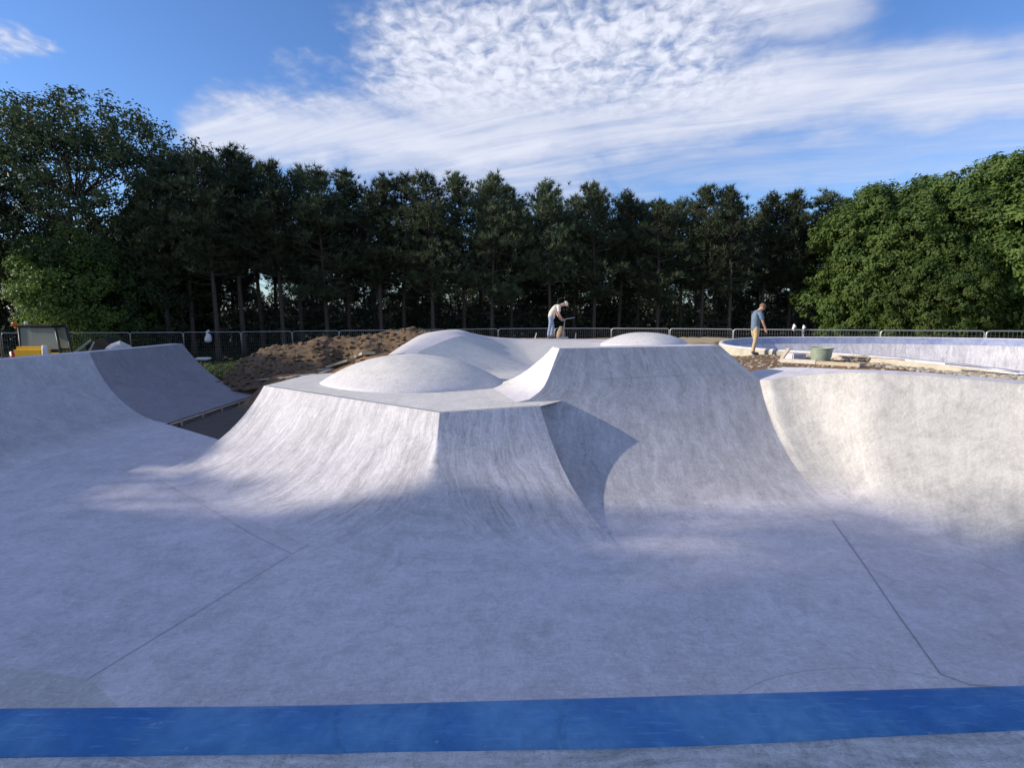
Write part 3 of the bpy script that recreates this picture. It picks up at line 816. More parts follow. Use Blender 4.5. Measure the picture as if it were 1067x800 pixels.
def fence_frame():
    mb = MB(); r = .12; w, h = FW / 2 - .03, FH
    pts = [(-w, 0, 0), (-w, 0, h - r)] + [(-w + r - r * math.cos(a), 0, h - r + r * math.sin(a)) for a in (R(30), R(60), R(90))]
    pts += [(w - r + r * math.sin(a), 0, h - r + r * math.cos(a)) for a in (0, R(30), R(60), R(90))] + [(w, 0, 0)]
    mb.tube(pts, .030, 8); mb.tube([(-w, 0, .12), (w, 0, .12)], .02, 6)
    return mb
def fence_wires():
    mb = MB(); w = FW / 2 - .03
    for i in range(1, 26):
        x = -w + 2 * w * i / 26; mb.tube([(x, 0, .12), (x, 0, FH - .01)], .0035, 3, False)
    for j in range(1, 9):
        z = .12 + (FH - .14) * j / 9; mb.tube([(-w, .004, z), (w, .004, z)], .0035, 3, False)
    return mb
def fence_foot(s):
    mb = MB(); mb.box((s * (FW / 2), 0, -.02), (.24, .6, .13), bev=.03); return mb
side_txt = {0: 'steel mesh fence panel far out beyond the left edge of the photo', 1: 'steel mesh fence panel off to the left of the yellow digger', 2: 'steel mesh fence panel just left of the digger cab',
 3: 'steel mesh fence panel behind the yellow digger cab', 4: 'steel mesh fence panel behind the sticks and bucket beside the digger', 5: 'steel mesh fence panel behind the grey sheeting heap', 6: 'steel mesh fence panel carrying the white bag', 7: 'steel mesh fence panel over the left end of the soil heap, grass below', 8: 'steel mesh fence panel over the middle of the soil heap',
 9: 'steel mesh fence panel half hidden by the soil heap, second right of the grass tufts', 10: 'steel mesh fence panel behind the highest part of the soil heap', 11: 'steel mesh fence panel just right of the soil heap above the rolled white lip', 12: 'steel mesh fence panel behind the bent worker, to his left', 13: 'steel mesh fence panel right of the bent worker', 14: 'steel mesh fence panel behind the bright white hump',
 15: 'steel mesh fence panel left of the standing worker, over the sandy ground', 16: 'steel mesh fence panel directly behind the standing worker', 17: 'steel mesh fence panel over the left half of the blue band, beside the white rags', 18: 'steel mesh fence panel over the middle of the blue band', 19: 'steel mesh fence panel at the right edge, over the pale end of the blue band', 20: 'steel mesh fence panel beyond the right edge behind the oval bowl'}
proto = None
for i in range(len(posts) - 1):
    if i in (0, 1, 20): continue
    a, b = posts[i], posts[i + 1]; c = (a + b) / 2; rz = math.atan2(b.y - a.y, b.x - a.x); L = math.hypot(b.x - a.x, b.y - a.y)
    if proto is None:
        pr_ = root('fence_panel', (c.x, c.y, c.z - FH), side_txt[i], 'fence panel', 'mesh fence panels round the site', rz)
        kids = [fence_frame().build('frame', M['steel'], pr_, True), fence_wires().build('wire_mesh', M['steel'], pr_), fence_foot(-1).build('foot', M['rubber'], pr_), fence_foot(1).build('foot', M['rubber'], pr_)]
        proto = (pr_, kids); o = pr_
    else:
        o = proto[0].copy(); COL.objects.link(o)
        o.location = (c.x, c.y, c.z - FH); o.rotation_euler = (0, math.atan2(a.z - b.z, L), rz); o['label'] = side_txt[i]
        for k in proto[1]:
            q = k.copy(); q.parent = o; COL.objects.link(q)
    o.scale = (L / FW, 1, 1)
# posts carry clips: small things on the fence
q = U(217, 352, Y=33.8)
mb = MB(); mb.lathe([(.02, .22), (.10, .20), (.15, .12), (.20, -.05), (.21, -.22), (.12, -.32), (.0, -.33)], 14, (q.x, q.y, q.z + .05))
for i, v in enumerate(mb.v): mb.v[i] = (v[0] + .08 * noise.noise(Vector(v) * 3), v[1] * 1.0, v[2] + .05 * noise.noise(Vector(v) * 4))
bag = root('plastic_bag', (q.x, q.y, q.z), 'white plastic bag hanging on the fence left of the soil heap', 'bag')
mb.build('sack', M['white_cloth'], bag, True, False)
mb = MB(); mb.tube([(q.x - .08, q.y, q.z + .24), (q.x - .05, q.y, q.z + .36), (q.x + .06, q.y, q.z + .44), (q.x + .13, q.y, q.z + .38)], [.06, .08, .07, .02], 8); mb.build('knot', M['white_cloth'], bag, True, False)
for (u, v, lab) in ((827, 341, 'left of two small white rags tied to the fence top beside the big trees'), (837, 342, 'right of two small white rags tied to the fence top, at the double post')):
    q = U(u, v, Y=27.4); mb = MB(); mb.tube([(q.x, q.y, q.z + .16), (q.x + .05, q.y, q.z + .05), (q.x - .02, q.y, q.z - .06), (q.x + .02, q.y, q.z - .2)], [.03, .085, .06, .02], 7)
    o = mb.build('rag', M['white_cloth'], None, True); tag(o, lab, 'rag', 'white rags on the fence')

# ------------------------------------------------------------------ yellow digger (left)
dg = root('digger', (U(40, 350, Y=27).x, 27, tz(U(40, 350, Y=27).x, 27)), 'yellow site digger with a dark glazed cab and orange beacon, behind the left bank', 'digger')
bx_, by_, bz_ = dg.location
def W(u, v, Y): return U(u, v, Y=Y)
cabL, cabR, cabT, cabB = W(19, 340, 26.1), W(60, 341, 26.1), W(40, 341, 26.1).z, W(40, 366, 26.1).z
cw_ = cabR.x - cabL.x; ccx = (cabL.x + cabR.x) / 2
mb = MB()
pil = []
for (x0, x1, yy) in ((cabL.x, cabL.x + .02, 26.1), (cabR.x, cabR.x - .12, 26.1), (cabL.x, cabL.x + .02, 26.75), (cabR.x, cabR.x - .12, 26.75)):
    mb.tube([(x0, yy, cabB - .9), (x0, yy, cabB), (x1, yy, cabT)], .055, 6)
mb.tube([(cabL.x, 26.1, cabB + .05), (cabR.x, 26.1, cabB + .05)], .05, 6); mb.tube([(cabL.x, 26.75, cabB + .05), (cabR.x, 26.75, cabB + .05)], .05, 6)
cab = mb.build('cab_frame', M['black'], dg, True, False)
mb = MB(); mb.box((ccx - .15, 26.43, cabT + .04), (cw_ - .1, .85, .12), bev=.05); mb.build('roof', M['black'], dg, True, False, 40)
def quadbox(name, pts, t, mat, parent):
    p = [Vector(x) for x in pts]; n = (p[1] - p[0]).cross(p[3] - p[0]).normalized() * t
    mesh(name, p + [x + n for x in p], [(0, 1, 2, 3), (7, 6, 5, 4), (0, 4, 5, 1), (1, 5, 6, 2), (2, 6, 7, 3), (3, 7, 4, 0)], mat, parent, None, False)
quadbox('window', [(cabL.x + .06, 26.1, cabB + .1), (cabR.x - .08, 26.1, cabB + .1), (cabR.x - .16, 26.1, cabT - .03), (cabL.x + .08, 26.1, cabT - .03)], .02, M['glass'], cab)
quadbox('window', [(cabL.x + .06, 26.75, cabB + .1), (cabR.x - .08, 26.75, cabB + .1), (cabR.x - .16, 26.75, cabT - .03), (cabL.x + .08, 26.75, cabT - .03)], .02, M['glass'], cab)
h0, h1 = W(11, 361.5, 25.2), W(45, 372, 25.2)
mb = MB(); mb.box(((h0.x + h1.x) / 2, 25.5, h0.z - .6), (h1.x - h0.x, .6, 1.2), bev=.14); mb.build('bonnet', M['yellow'], dg, True, False, 50)
mb = MB(); mb.box((ccx, 26.45, bz_ + .85), (cw_ + .6, .9, .5), bev=.08); mb.build('chassis', M['yellow'], dg, True, False, 50)
for sx in (-1, 1):
    for yy in (25.9, 27.0):
        mb = MB(); mb.lathe([(.0, -.16), (.30, -.17), (.46, -.15), (.52, -.08), (.52, .08), (.46, .15), (.30, .17), (0, .16)], 22, (ccx + sx * .95, yy, bz_ + .52), 'Y')
        wl = mb.build('wheel', M['rubber'], dg, True, False, 40)
        mb = MB(); mb.lathe([(.0, -.185), (.2, -.19), (.27, -.172)], 18, (ccx + sx * .95, yy, bz_ + .52), 'Y'); mb.build('rim', M['yellow'], wl, True, False, 40)
q = W(15, 338, 26.3); mb = MB(); mb.tube([(q.x + .12, q.y, q.z - .2), (q.x, q.y, q.z - .1)], .03, 6); mb.lathe([(.0, .12), (.08, .11), (.10, .05), (.10, -.08), (.0, -.09)], 12, tuple(q)); mb.build('beacon', M['orange_lens'], dg, True, False)
q = W(27, 337, 26.3); mb = MB(); mb.lathe([(.0, .09), (.06, .07), (.08, .0), (.06, -.07), (.02, -.09), (.02, -.22)], 12, tuple(q)); mb.build('work_lamp', M['white_cloth'], dg, True, False)
q = W(13, 372, 25.1); mb = MB(); mb.box(tuple(q), (.22, .08, .5), bev=.03); mb.build('tail_lamp', M['red'], dg, True, False)
mb = MB(); q = W(47, 366, 25.0); mb.lathe([(.02, .28), (.10, .27), (.12, .1), (.14, -.5), (.1, -.52)], 14, tuple(q))
o = mb.build('exhaust_guard', M['white_cloth'], dg, True, False)

# loose bits beside the digger
q0, q1 = W(80, 366, 24), W(95, 354, 24.4); g0 = tz(q0.x, 24)
mb = MB(); d = (q1 - q0); p0 = q0 - d * ((q0.z - g0) / d.z); mb.tube([p0, q1], .05, 6)
o = mb.build('timber_post', M['timber'], None); tag(o, 'slanting timber post propped beside the digger, the longer of two', 'timber post')
q0, q1 = W(93, 366, 24.2), W(97, 358, 24.6); d = (q1 - q0); p0 = q0 - d * ((q0.z - g0) / d.z); mb = MB(); mb.tube([p0, q1 + d * .2], .04, 6)
o = mb.build('timber_post', M['timber'], None); tag(o, 'short steep timber post right beside the longer slanting one', 'timber post')
# bucket of a digger arm standing on the ground
q = W(102, 360, 25); gz = tz(q.x, 25.4); mb = MB()
prof = [(-.55, 0), (-.62, .5), (-.5, 1.0), (-.1, 1.35), (.35, 1.45), (.62, 1.2), (.72, .6), (.66, 0)]
ztop = W(102, 352, 25).z; k = (ztop - gz) / 1.45
for yy in (25.0, 25.8): pass
vs = []
for yy in (25.0, 25.8):
    vs += [(q.x + a * .9, yy, gz + b * k) for a, b in prof]
n = len(prof); fs = [tuple(range(n))[::-1], tuple(range(n, 2 * n))] + [(i, (i + 1) % n, n + (i + 1) % n, n + i) for i in range(n)]
mb.add(vs, fs); bk = mb.build('digger_bucket', M['black'], None); tag(bk, 'black digger bucket standing behind the left bank, between the posts and grey sheeting', 'bucket')
mb = MB()
q = W(118, 364, 24.5); gz = tz(q.x, 24.5); rr = []
zt_ = W(126, 357, 24.5).z
for j in range(9):
    a = j / 8; ringp = []
    for i in range(30):
        t = 2 * math.pi * i / 30; rx = 1.5 * (1 - a) ** .7; ryy = 1.0 * (1 - a) ** .7
        p = Vector((q.x + rx * math.cos(t), 24.9 + ryy * math.sin(t), gz + (zt_ - gz) * a ** .6))
        p += Vector((noise.noise(p * 1.9), noise.noise(p * 2.1 + Vector((5, 0, 0))), .55 * noise.noise(p * 2.6))) * .32; ringp.append(p)
    rr.append(ringp)
o = loft('sheeting_heap', rr, M['sheet'], None, close=True); tag(o, 'crumpled grey plastic sheeting heaped behind the left bank', 'sheeting')

# ------------------------------------------------------------------ boards and site clutter
def board(name, u0, v0, u1, v1, w, t, mat, label, cat, lift=.0, group=None, zadd=(0, 0)):
    a, b = G(u0, v0), G(u1, v1); a = a + Vector((0, 0, zadd[0])); b = b + Vector((0, 0, zadd[1]))
    c = (a + b) / 2; d = b - a; mb = MB()
    tilt = Matrix.Rotation(-math.asin(max(-1, min(1, d.z / d.length))), 3, 'Y')
    mb.box((0, 0, 0), (d.length, w, t), 0, tilt, bev=.006)
    o = mb.build(name, mat, None); o.location = c + Vector((0, 0, t * .5 + lift)); o.rotation_euler = (0, 0, math.atan2(d.y, d.x))
    tag(o, label, cat, group); return o
board('timber_board', 268, 396.5, 306, 393.5, .10, .05, M['board_white'], 'long thin pale board on the soil left of the hip ramp corner', 'board')
board('timber_board', 303, 393, 330, 391, .12, .05, M['board_white'], 'short pale board lying end to end right of the long thin one', 'board')
board('timber_board', 308, 389, 338, 386, .22, .06, M['board_white'], 'wide white board on the soil behind the deck corner', 'board')
board('timber_board', 318, 384, 352, 379, .14, .05, M['board_white'], 'pale board furthest back in the scatter beside the soil heap', 'board')
board('timber_board', 335, 390, 352, 383, .18, .05, M['timber'], 'brown board slanting across the scatter beside the mound', 'board')
board('broken_slab', 344, 384, 366, 378, .34, .07, M['tan_stone'], 'broken tan slab leaning on the scatter beside the soil heap', 'slab', .02, None, (0, .03))
board('broken_slab', 362, 378, 384, 371, .35, .08, M['tan_stone'], 'small tan slab fragment above the broken slab, nearer the soil heap', 'slab', .04)
board('timber_board', 318, 394, 328, 385, .10, .04, M['board_white'], 'short white board crossing the wide white board at an angle', 'board', .06)
# right: long pale timber, broken plank stack, tub
board('timber_beam', 814, 377.5, 851, 379.5, .14, .12, M['board_white'], 'left half of the long pale beam in front of the green tub', 'beam')
board('timber_beam', 850, 379.5, 898, 382.5, .16, .10, M['timber'], 'greyer right half of the long beam in front of the green tub', 'beam')
gq = G(813, 377)
for (du, top, lean, lab) in ((0, (822, 363), .0, 'broken plank standing tilted at the left end of the pale beam, the taller one'), (1, (806, 370), .0, 'shorter broken plank leaning left at the end of the pale beam')):
    a = gq + Vector((.12 * du, .05 + .1 * du, 0)); b = U(top[0], top[1], Y=gq.y + .1 + .1 * du); d = b - a; mb = MB()
    mb.box((0, 0, d.length / 2), (.16, .04, d.length), bev=.005)
    o = mb.build('plank', M['timber'], None); o.location = a; o.rotation_euler = d.to_track_quat('Z', 'Y').to_euler(); tag(o, lab, 'plank')
q = G(855, 376.5); sc_ = q.y / FPX
mb = MB(); hh = 14.5 * sc_; r1, r0 = 10.6 * sc_, 8.6 * sc_
mb.lathe([(0, .0), (r0, .0), (r0 + .01, .02), (r1, hh - .04), (r1 + .02, hh - .04), (r1 + .022, hh), (r1 - .012, hh), (r0 - .015, .03), (0, .03)], 28)
tb = root('mixing_tub', q, 'round green plastic mixing tub on the soil in front of the oval bowl', 'tub')
mb.build('shell', M['tub'], tb, True, True, 40)
for s in (-1, 1):
    mb = MB(); mb.tube([(s * (r1 + .0), -.06, hh - .05), (s * (r1 + .05), -.05, hh - .02), (s * (r1 + .05), .05, hh - .02), (s * r1, .06, hh - .05)], .012, 6); mb.build('handle', M['tub'], tb, True)
q = G(820, 375); mb = MB(); mb.box((0, 0, .1), (.55, .4, .2), .3, bev=.03); o = mb.build('concrete_lump', M['concrete'], None); o.location = q + Vector((.35, .2, 0)); tag(o, 'grey concrete lump between the standing planks and the green tub', 'lump')
# reinforcing rods along the near rim
for (u0, v0, u1, v1, lab) in ((872, 370, 943, 375, 'rusty steel rod lying on the rubble just right of the green tub'), (985, 379, 1062, 388, 'grey steel rod lying along the rim at the right edge')):
    a, b = U(u0, v0, z=.20), U(u1, v1, z=.20); mb = MB(); mb.tube([a, a.lerp(b, .5) + Vector((0, 0, .01)), b], .016, 6)
    o = mb.build('steel_rod', M['steel'] if u0 > 950 else M['timber'], None, True); tag(o, lab, 'rod')
# stakes by the far bowl
for (u, lab) in ((599, 'short pale stake standing right of the bent worker on the far bowl lip'), (556, 'short leaning stake left of the bent worker on the far bowl lip')):
    q = U(u, 353.6, Y=21.9); mb = MB(); mb.tube([q + Vector((0, 0, -.15)), q + Vector((.04 if u > 580 else .12, 0, .26))], .022, 6); o = mb.build('timber_stake', M['board_white'], None); tag(o, lab, 'stake')
q = U(735, 358, Y=19.6); mb = MB()

# grass by the fence on the left
def tufts(name, spots, mat, h=.35, n=10):
    v, f = [], []
    for p in spots:
        for k in range(n):
            a = random.uniform(0, 6.28); r = random.uniform(0, .12); b = Vector((p[0] + r * math.cos(a), p[1] + r * math.sin(a), p[2] - .03))
            l = h * random.uniform(.5, 1.2); t = Vector((math.cos(a) * .35, math.sin(a) * .35, 1)).normalized() * l; w = Vector((-math.sin(a), math.cos(a), 0)) * .018
            o = len(v); v += [b - w, b + w, b + t * .6 + w * .6, b + t]; f += [(o, o + 1, o + 2), (o, o + 2, o + 3)]
    o = mesh(name, v, f, mat, None, None, False); tag(o, kind='stuff'); return o
sp = []
for k in range(1500):
    x = random.uniform(-34, -11.5); y = random.uniform(22, 34)
    if noise.noise(Vector((x * .25, y * .25, 1))) > -.15: sp.append((x, y, tz(x, y)))
for k in range(420):
    x = random.uniform(-16.4, -11.8); y = random.uniform(22, 28); sp.append((x, y, tz(x, y)))
tufts('grass', sp, M['grass'], .32)
sp = []
for k in range(2500):
    x = random.uniform(-40, 34); y = random.uniform(33, 40); sp.append((x, y, -1.9))
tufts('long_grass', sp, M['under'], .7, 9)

# ------------------------------------------------------------------ trees
rnd = random.Random(11)
def blades(v, f, c, d, n, L, w, spread):
    for k in range(n):
        t = (d + Vector((rnd.gauss(0, spread), rnd.gauss(0, spread), rnd.gauss(0, spread)))).normalized()
        s = t.cross(Vector((rnd.gauss(0, 1), rnd.gauss(0, 1), rnd.gauss(0, 1)))).normalized() * w
        l = L * rnd.uniform(.6, 1.15); o = len(v)
        v += [c - s, c + s, c + t * l]; f.append((o, o + 1, o + 2))
def trunk_mesh(H, r, top, lean, n=9, limbs=()):
    mb = MB(); pts = []; rs = []
    for i in range(n):
        t = i / (n - 1); pts.append(Vector((lean[0] * t * t + .12 * math.sin(t * 5 + lean[1] * 9) * t, lean[1] * t * t, H * top * t))); rs.append(r * (1 - .82 * t) * (1.35 if i == 0 else 1))
    mb.tube(pts, rs, 9, False)
    for (a, b, ra, rb) in limbs: mb.tube([a, a.lerp(b, .5) + Vector((0, 0, -.08 * (b - a).length)), b], [ra, (ra + rb) / 2, rb], 5, False)
    return mb, pts
def pine_meshes(idx, H=12.6, start=.42, rad=2.3, nb=84, dens=1.0):
    rnd.seed(100 + idx); lean = (rnd.uniform(-.5, .5), rnd.uniform(-.4, .4)); v, f, limbs = [], [], []
    for k in range(nb):
        t = (k + rnd.random()) / nb; zz = H * (start + (1 - start) * t)
        prof = (min(1, .45 + t * 2.6) if t < .25 else 1.0) * (1 - max(0, t - .4) / .6) ** .6
        L = max(.25, rad * prof * rnd.uniform(.55, 1.12)); a = rnd.uniform(0, 6.28)
        tf = zz / H; base = Vector((lean[0] * tf * tf, lean[1] * tf * tf, zz - .1 * L)); up = .15 + .55 * t
        d = Vector((math.cos(a), math.sin(a), up)).normalized(); tip = base + d * L
        if L > .5: limbs.append((base, tip, .05, .012))
        ntf = int((4 + L * 4.5) * dens)
        for q in range(ntf):
            s = rnd.uniform(.3, 1.02) ** .8; c = base + d * (L * s) + Vector((rnd.gauss(0, .17 + .13 * L * s), rnd.gauss(0, .17 + .13 * L * s), rnd.gauss(.06, .14)))
            blades(v, f, c, (d + Vector((0, 0, .7))).normalized(), 13, .44, .030, .62)
    for q in range(5): blades(v, f, Vector((lean[0], lean[1], H - .2 - .12 * q)), Vector((0, 0, 1)), 14, .6, .03, .35)
    for k in range(16):                            # dead stubs below the crown
        zz = H * rnd.uniform(.14, start + .05); a = rnd.uniform(0, 6.28); L = rnd.uniform(.4, 1.4); tf = zz / H; b = Vector((lean[0] * tf * tf, lean[1] * tf * tf, zz))
        limbs.append((b, b + Vector((math.cos(a) * L, math.sin(a) * L, rnd.uniform(-.3, .25))), .03, .008))
    mb, _ = trunk_mesh(H, .17, 1.0, lean, 9, limbs)
    return mb, v, f
def broad_meshes(idx, H, rx, ry, low, nclump, leaves, size, lobes=7, clump=.62):
    rnd.seed(500 + idx); v, f, limbs = [], [], []
    cz = (H + low) / 2; hz = (H - low) / 2
    lob = [(Vector((rnd.gauss(0, 1), rnd.gauss(0, 1), rnd.gauss(.1, .8))).normalized(), rnd.uniform(.10, .26), rnd.uniform(3, 7)) for _ in range(lobes * 3)]
    for k in range(nclump):
        d = Vector((rnd.gauss(0, 1), rnd.gauss(0, 1), rnd.gauss(0, 1))).normalized()
        s = .72 + sum(a * max(0, d.dot(l)) ** p for l, a, p in lob)
        rad = s * rnd.uniform(.30, 1.0) ** .42
        c = Vector((d.x * rx * rad, d.y * ry * rad, cz + d.z * hz * rad))
        if c.z < low * .6: continue
        cr_ = clump * rnd.uniform(.6, 1.25)
        if k % 7 == 0: limbs.append((Vector((0, 0, max(H * .12, min(c.z - 1.0 - .35 * math.hypot(c.x, c.y), H * .62)))), c, .05, .012))
        for q in range(leaves):
            e = Vector((rnd.gauss(0, 1), rnd.gauss(0, 1), rnd.gauss(0, .75))); e = e.normalized() * cr_ * rnd.uniform(.35, 1) ** .5
            p = c + e; nrm = (e.normalized() * .9 + d * .3 + Vector((rnd.gauss(0, .5), rnd.gauss(0, .5), rnd.gauss(.45, .4)))).normalized()
            x = nrm.cross(Vector((rnd.gauss(0, 1), rnd.gauss(0, 1), rnd.gauss(0, 1)))).normalized(); y = nrm.cross(x); sz = size * rnd.uniform(.6, 1.3); o = len(v)
            v += [p - x * sz, p - y * sz * .5 + nrm * sz * .08, p + x * sz - nrm * sz * .15, p + y * sz * .5 + nrm * sz * .08]; f.append((o, o + 1, o + 2, o + 3))
    mb, _ = trunk_mesh(H, .26 * H / 11, .66, (rnd.uniform(-.3, .3), .1), 8, limbs)
    return mb, v, f
def lobed_meshes(idx, H, rx, ry, low, nlobe, sub, leaves, size):
    rnd.seed(900 + idx); v, f, limbs = [], [], []
    cz = (H + low) / 2; hz = (H - low) / 2
    for k in range(nlobe):
        zz = -.95 + 1.85 * (k + .5) / nlobe; a = k * 2.399 + rnd.uniform(-.3, .3); rr = math.sqrt(max(0, 1 - zz * zz)); d = Vector((rr * math.cos(a), rr * math.sin(a), zz))
        m = rnd.uniform(.66, .90); L = rnd.uniform(.85, 1.5); c = Vector((d.x * rx * m, d.y * ry * m, cz + d.z * hz * m * .93))
        limbs.append((Vector((0, 0, max(H * .1, min(c.z - .8, H * .6)))), c, .06, .02))
        for j in range(int(sub * L * L)):
            e = (Vector((rnd.gauss(0, 1), rnd.gauss(0, 1), rnd.gauss(.35, .9))).normalized() + d * .55).normalized()
            sc_ = c + Vector((e.x * L, e.y * L, e.z * L * .8)) * rnd.uniform(.66, 1.26); cr_ = rnd.uniform(.24, .46)
            for q in range(leaves):
                g_ = Vector((rnd.gauss(0, 1), rnd.gauss(0, 1), rnd.gauss(0, .6))).normalized() * cr_ * rnd.uniform(.3, 1) ** .5
                p = sc_ + g_; nrm = (e * .8 + g_.normalized() * .5 + Vector((rnd.gauss(0, .45), rnd.gauss(0, .45), rnd.gauss(.45, .35)))).normalized()
                x = nrm.cross(Vector((rnd.gauss(0, 1), rnd.gauss(0, 1), rnd.gauss(0, 1)))).normalized(); y = nrm.cross(x); sz = size * rnd.uniform(.6, 1.3); o = len(v)
                v += [p - x * sz, p - y * sz * .5 + nrm * sz * .08, p + x * sz - nrm * sz * .15, p + y * sz * .5 + nrm * sz * .08]; f.append((o, o + 1, o + 2, o + 3))
    mb, _ = trunk_mesh(H, .26 * H / 11, .66, (rnd.uniform(-.3, .3), .1), 8, limbs)
    return mb, v, f
def tree_proto(name, mbvf, leafm):
    mb, v, f = mbvf
    me1 = bpy.data.meshes.new(name + '_trunk'); me1.from_pydata(mb.v, [], mb.f); me1.materials.append(M['bark']); me1.polygons.foreach_set('use_smooth', [True] * len(me1.polygons))
    me2 = bpy.data.meshes.new(name + '_crown'); me2.from_pydata([tuple(p) for p in v], [], f); me2.materials.append(leafm)
    return me1, me2
def plant(name, pro, loc, s, rz, label, cat, group, sxy=1):
    o = root(name, loc, label, cat, group, rz); o.scale = (s * sxy, s * sxy, s)
    for nm, me in zip(('trunk', 'crown'), pro):
        q = bpy.data.objects.new(nm, me); q.parent = o; COL.objects.link(q)
    return o
pines = [tree_proto('pine', pine_meshes(i, 12.6, st, rd, 108), M['needle']) for i, (st, rd) in enumerate(((.36, 2.9), (.44, 2.5), (.32, 3.1), (.46, 2.8), (.40, 2.4)))]
lowp = [tree_proto('pine', pine_meshes(20 + i, 12.6, .10, 2.7, 130), M['needle']) for i in range(2)]
tops = [(160, 172, 37), (186, 166, 38), (212, 163, 35.5), (240, 156, 37), (262, 170, 39), (285, 175, 36.5), (305, 177, 38.5), (333, 181, 37), (357, 182, 39), (392, 186, 36.5), (417, 187, 38.5), (448, 186, 36), (482, 187, 38), (512, 187, 36.5), (533, 199, 39), (575, 195, 36.5), (600, 208, 39.5), (622, 195, 37), (648, 206, 38.5), (668, 214, 40), (690, 212, 36.5), (715, 213, 39), (738, 199, 36.8), (768, 198, 36), (800, 208, 38), (832, 204, 37), (858, 206, 38)]
place = {0: 'dark pine rising just right of the big round tree at the left', 3: 'tallest pointed pine left of the white cloud tip, right of the big round tree', 13: 'broad topped pine in the middle of the row, left of the bent worker', 15: 'pine directly above the bent worker with its trunk showing', 22: 'full green topped pine left of the standing worker', 23: 'pine above the standing worker with low sunlit boughs', 26: 'pine standing against the first big leafy tree on the right'}
for i, (u, v, y) in enumerate(tops):
    tp = U(u, v, Y=y); k = (tp.z + 1.9) / 12.6
    plant('pine_tree', pines[(i * 3 + i // 4) % 5], (tp.x, y, -1.9), k, rnd.uniform(0, 6.28), place.get(i, 'dark tall pine in the front row of pines behind the site fence'), 'tree', 'front row of pines behind the fence', 1.0)
k = 0
for x in np.arange(-34, 42, 2.9):
    x = x + rnd.uniform(-.9, .9); y = rnd.uniform(42, 46); s = rnd.uniform(.86, 1.0) * (1.0 if x < 10 else .95)
    plant('pine_tree', (pines + lowp)[rnd.randrange(7)], (x, y, -1.9), s, rnd.uniform(0, 6.28), 'dark pine deeper in the wood, seen between the front pines', 'tree', 'pines of the second row')
for x in np.arange(-40, 46, 5.2):
    x = x + rnd.uniform(-1, 1); plant('pine_tree', (pines + lowp + lowp)[rnd.randrange(9)], (x, rnd.uniform(49, 55), -1.9), rnd.uniform(.82, .95), rnd.uniform(0, 6.28), 'pine at the back of the wood, showing only through gaps', 'tree', 'pines of the back rows')
# leafy trees
ash = tree_proto('ash', broad_meshes(1, 14.6, 7.2, 6.0, 1.0, 1150, 66, .115, 7, .64), M['leaf_dark'])
lime = tree_proto('lime', broad_meshes(2, 8.2, 3.6, 3.2, .5, 300, 90, .105, 6, .6), M['leaf_lime'])
oaks = [tree_proto('oak', lobed_meshes(3 + i, 11.5, 4.5, 4.2, -.4, 50, 20, 44, .11), M['leaf']) for i in range(3)]
q = U(64, 82, Y=40); plant('leafy_tree', ash, (q.x, 40, -1.9), (q.z + 1.9) / 15.6, .6, 'huge round crowned dark tree filling the upper left corner', 'tree', None)
q = U(-90, 130, Y=41); plant('leafy_tree', ash, (q.x, 41, -1.9), 1.05, 2.9, 'dark leafy tree at the very left edge behind the bright green one', 'tree', None)
q = U(76, 222, Y=35.5); plant('leafy_tree', lime, (q.x, 35.5, -1.9), (q.z + 1.9) / 8.9, 1.0, 'bright yellow green smaller tree in front of the huge round one', 'tree', None)
q = U(165, 235, Y=39); plant('leafy_tree', tree_proto('dark_bush', broad_meshes(9, 8.4, 3.6, 3.0, .2, 340, 80, .11, 6, .6), M['leaf_dark']), (q.x, 39.5, -1.9), 1.05, 2.0, 'dark leafy tree low beneath the left pines, right of the bright one', 'tree', None)
OT = [(922, 192, 33.5, 0, 'first leafy green tree right of the pines, its skirts down to the fence'), (948, 184, 34.5, 1, 'leafy tree behind and right of the first one beside the pines'), (966, 182, 32, 2, 'sunlit leafy tree in the middle of the right hand group'), (1008, 173, 33, 0, 'tall leafy tree rising right of the middle one'), (1046, 160, 31, 1, 'bright leafy tree near the right edge with a high rounded top'), (1100, 148, 29.5, 2, 'tallest leafy tree cut by the right edge of the photo'), (985, 245, 29.5, 1, 'low leafy tree standing forward over the middle of the blue band')]
for u, v, y, k, lab in OT:
    q = U(u, v, Y=y); plant('leafy_tree', oaks[k], (q.x, y, -1.7), (q.z + 1.7) / 11.1, rnd.uniform(0, 6.28), lab, 'tree', 'leafy trees on the right', .95)
q = U(1180, 150, Y=28); plant('leafy_tree', oaks[0], (q.x, 28, -1.7), 1.0, 1, 'leafy tree beyond the right edge of the photo', 'tree', 'leafy trees on the right')
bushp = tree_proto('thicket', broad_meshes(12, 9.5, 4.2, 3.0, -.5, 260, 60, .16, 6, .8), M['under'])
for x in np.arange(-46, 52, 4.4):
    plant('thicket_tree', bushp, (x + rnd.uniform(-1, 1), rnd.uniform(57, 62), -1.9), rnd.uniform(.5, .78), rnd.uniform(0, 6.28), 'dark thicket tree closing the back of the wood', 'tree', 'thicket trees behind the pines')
SHADE_TREES = [(-39, 6.0, 1.30, 1, 1.12), (-41, 9.6, 1.31, 2, 1.15), (-38.5, 13.0, 1.25, 0, 1.12), (-42, 17.5, 1.2, 2, 1), (-39, -2.1, 1.75, 0, .80), (-41.5, -1.2, 1.85, 1, .66), (-39.5, -4.6, 1.8, 2, .85), (-40.5, -9.8, 1.75, 1, .9), (-38.5, -15.4, 1.8, 0, .9), (-41, -21, 1.75, 2, .9), (-47, -5, 2.0, 2, .8), (-47, -13, 2.0, 0, .8)]  # oaks added out of view, sized and spaced to shade the floor
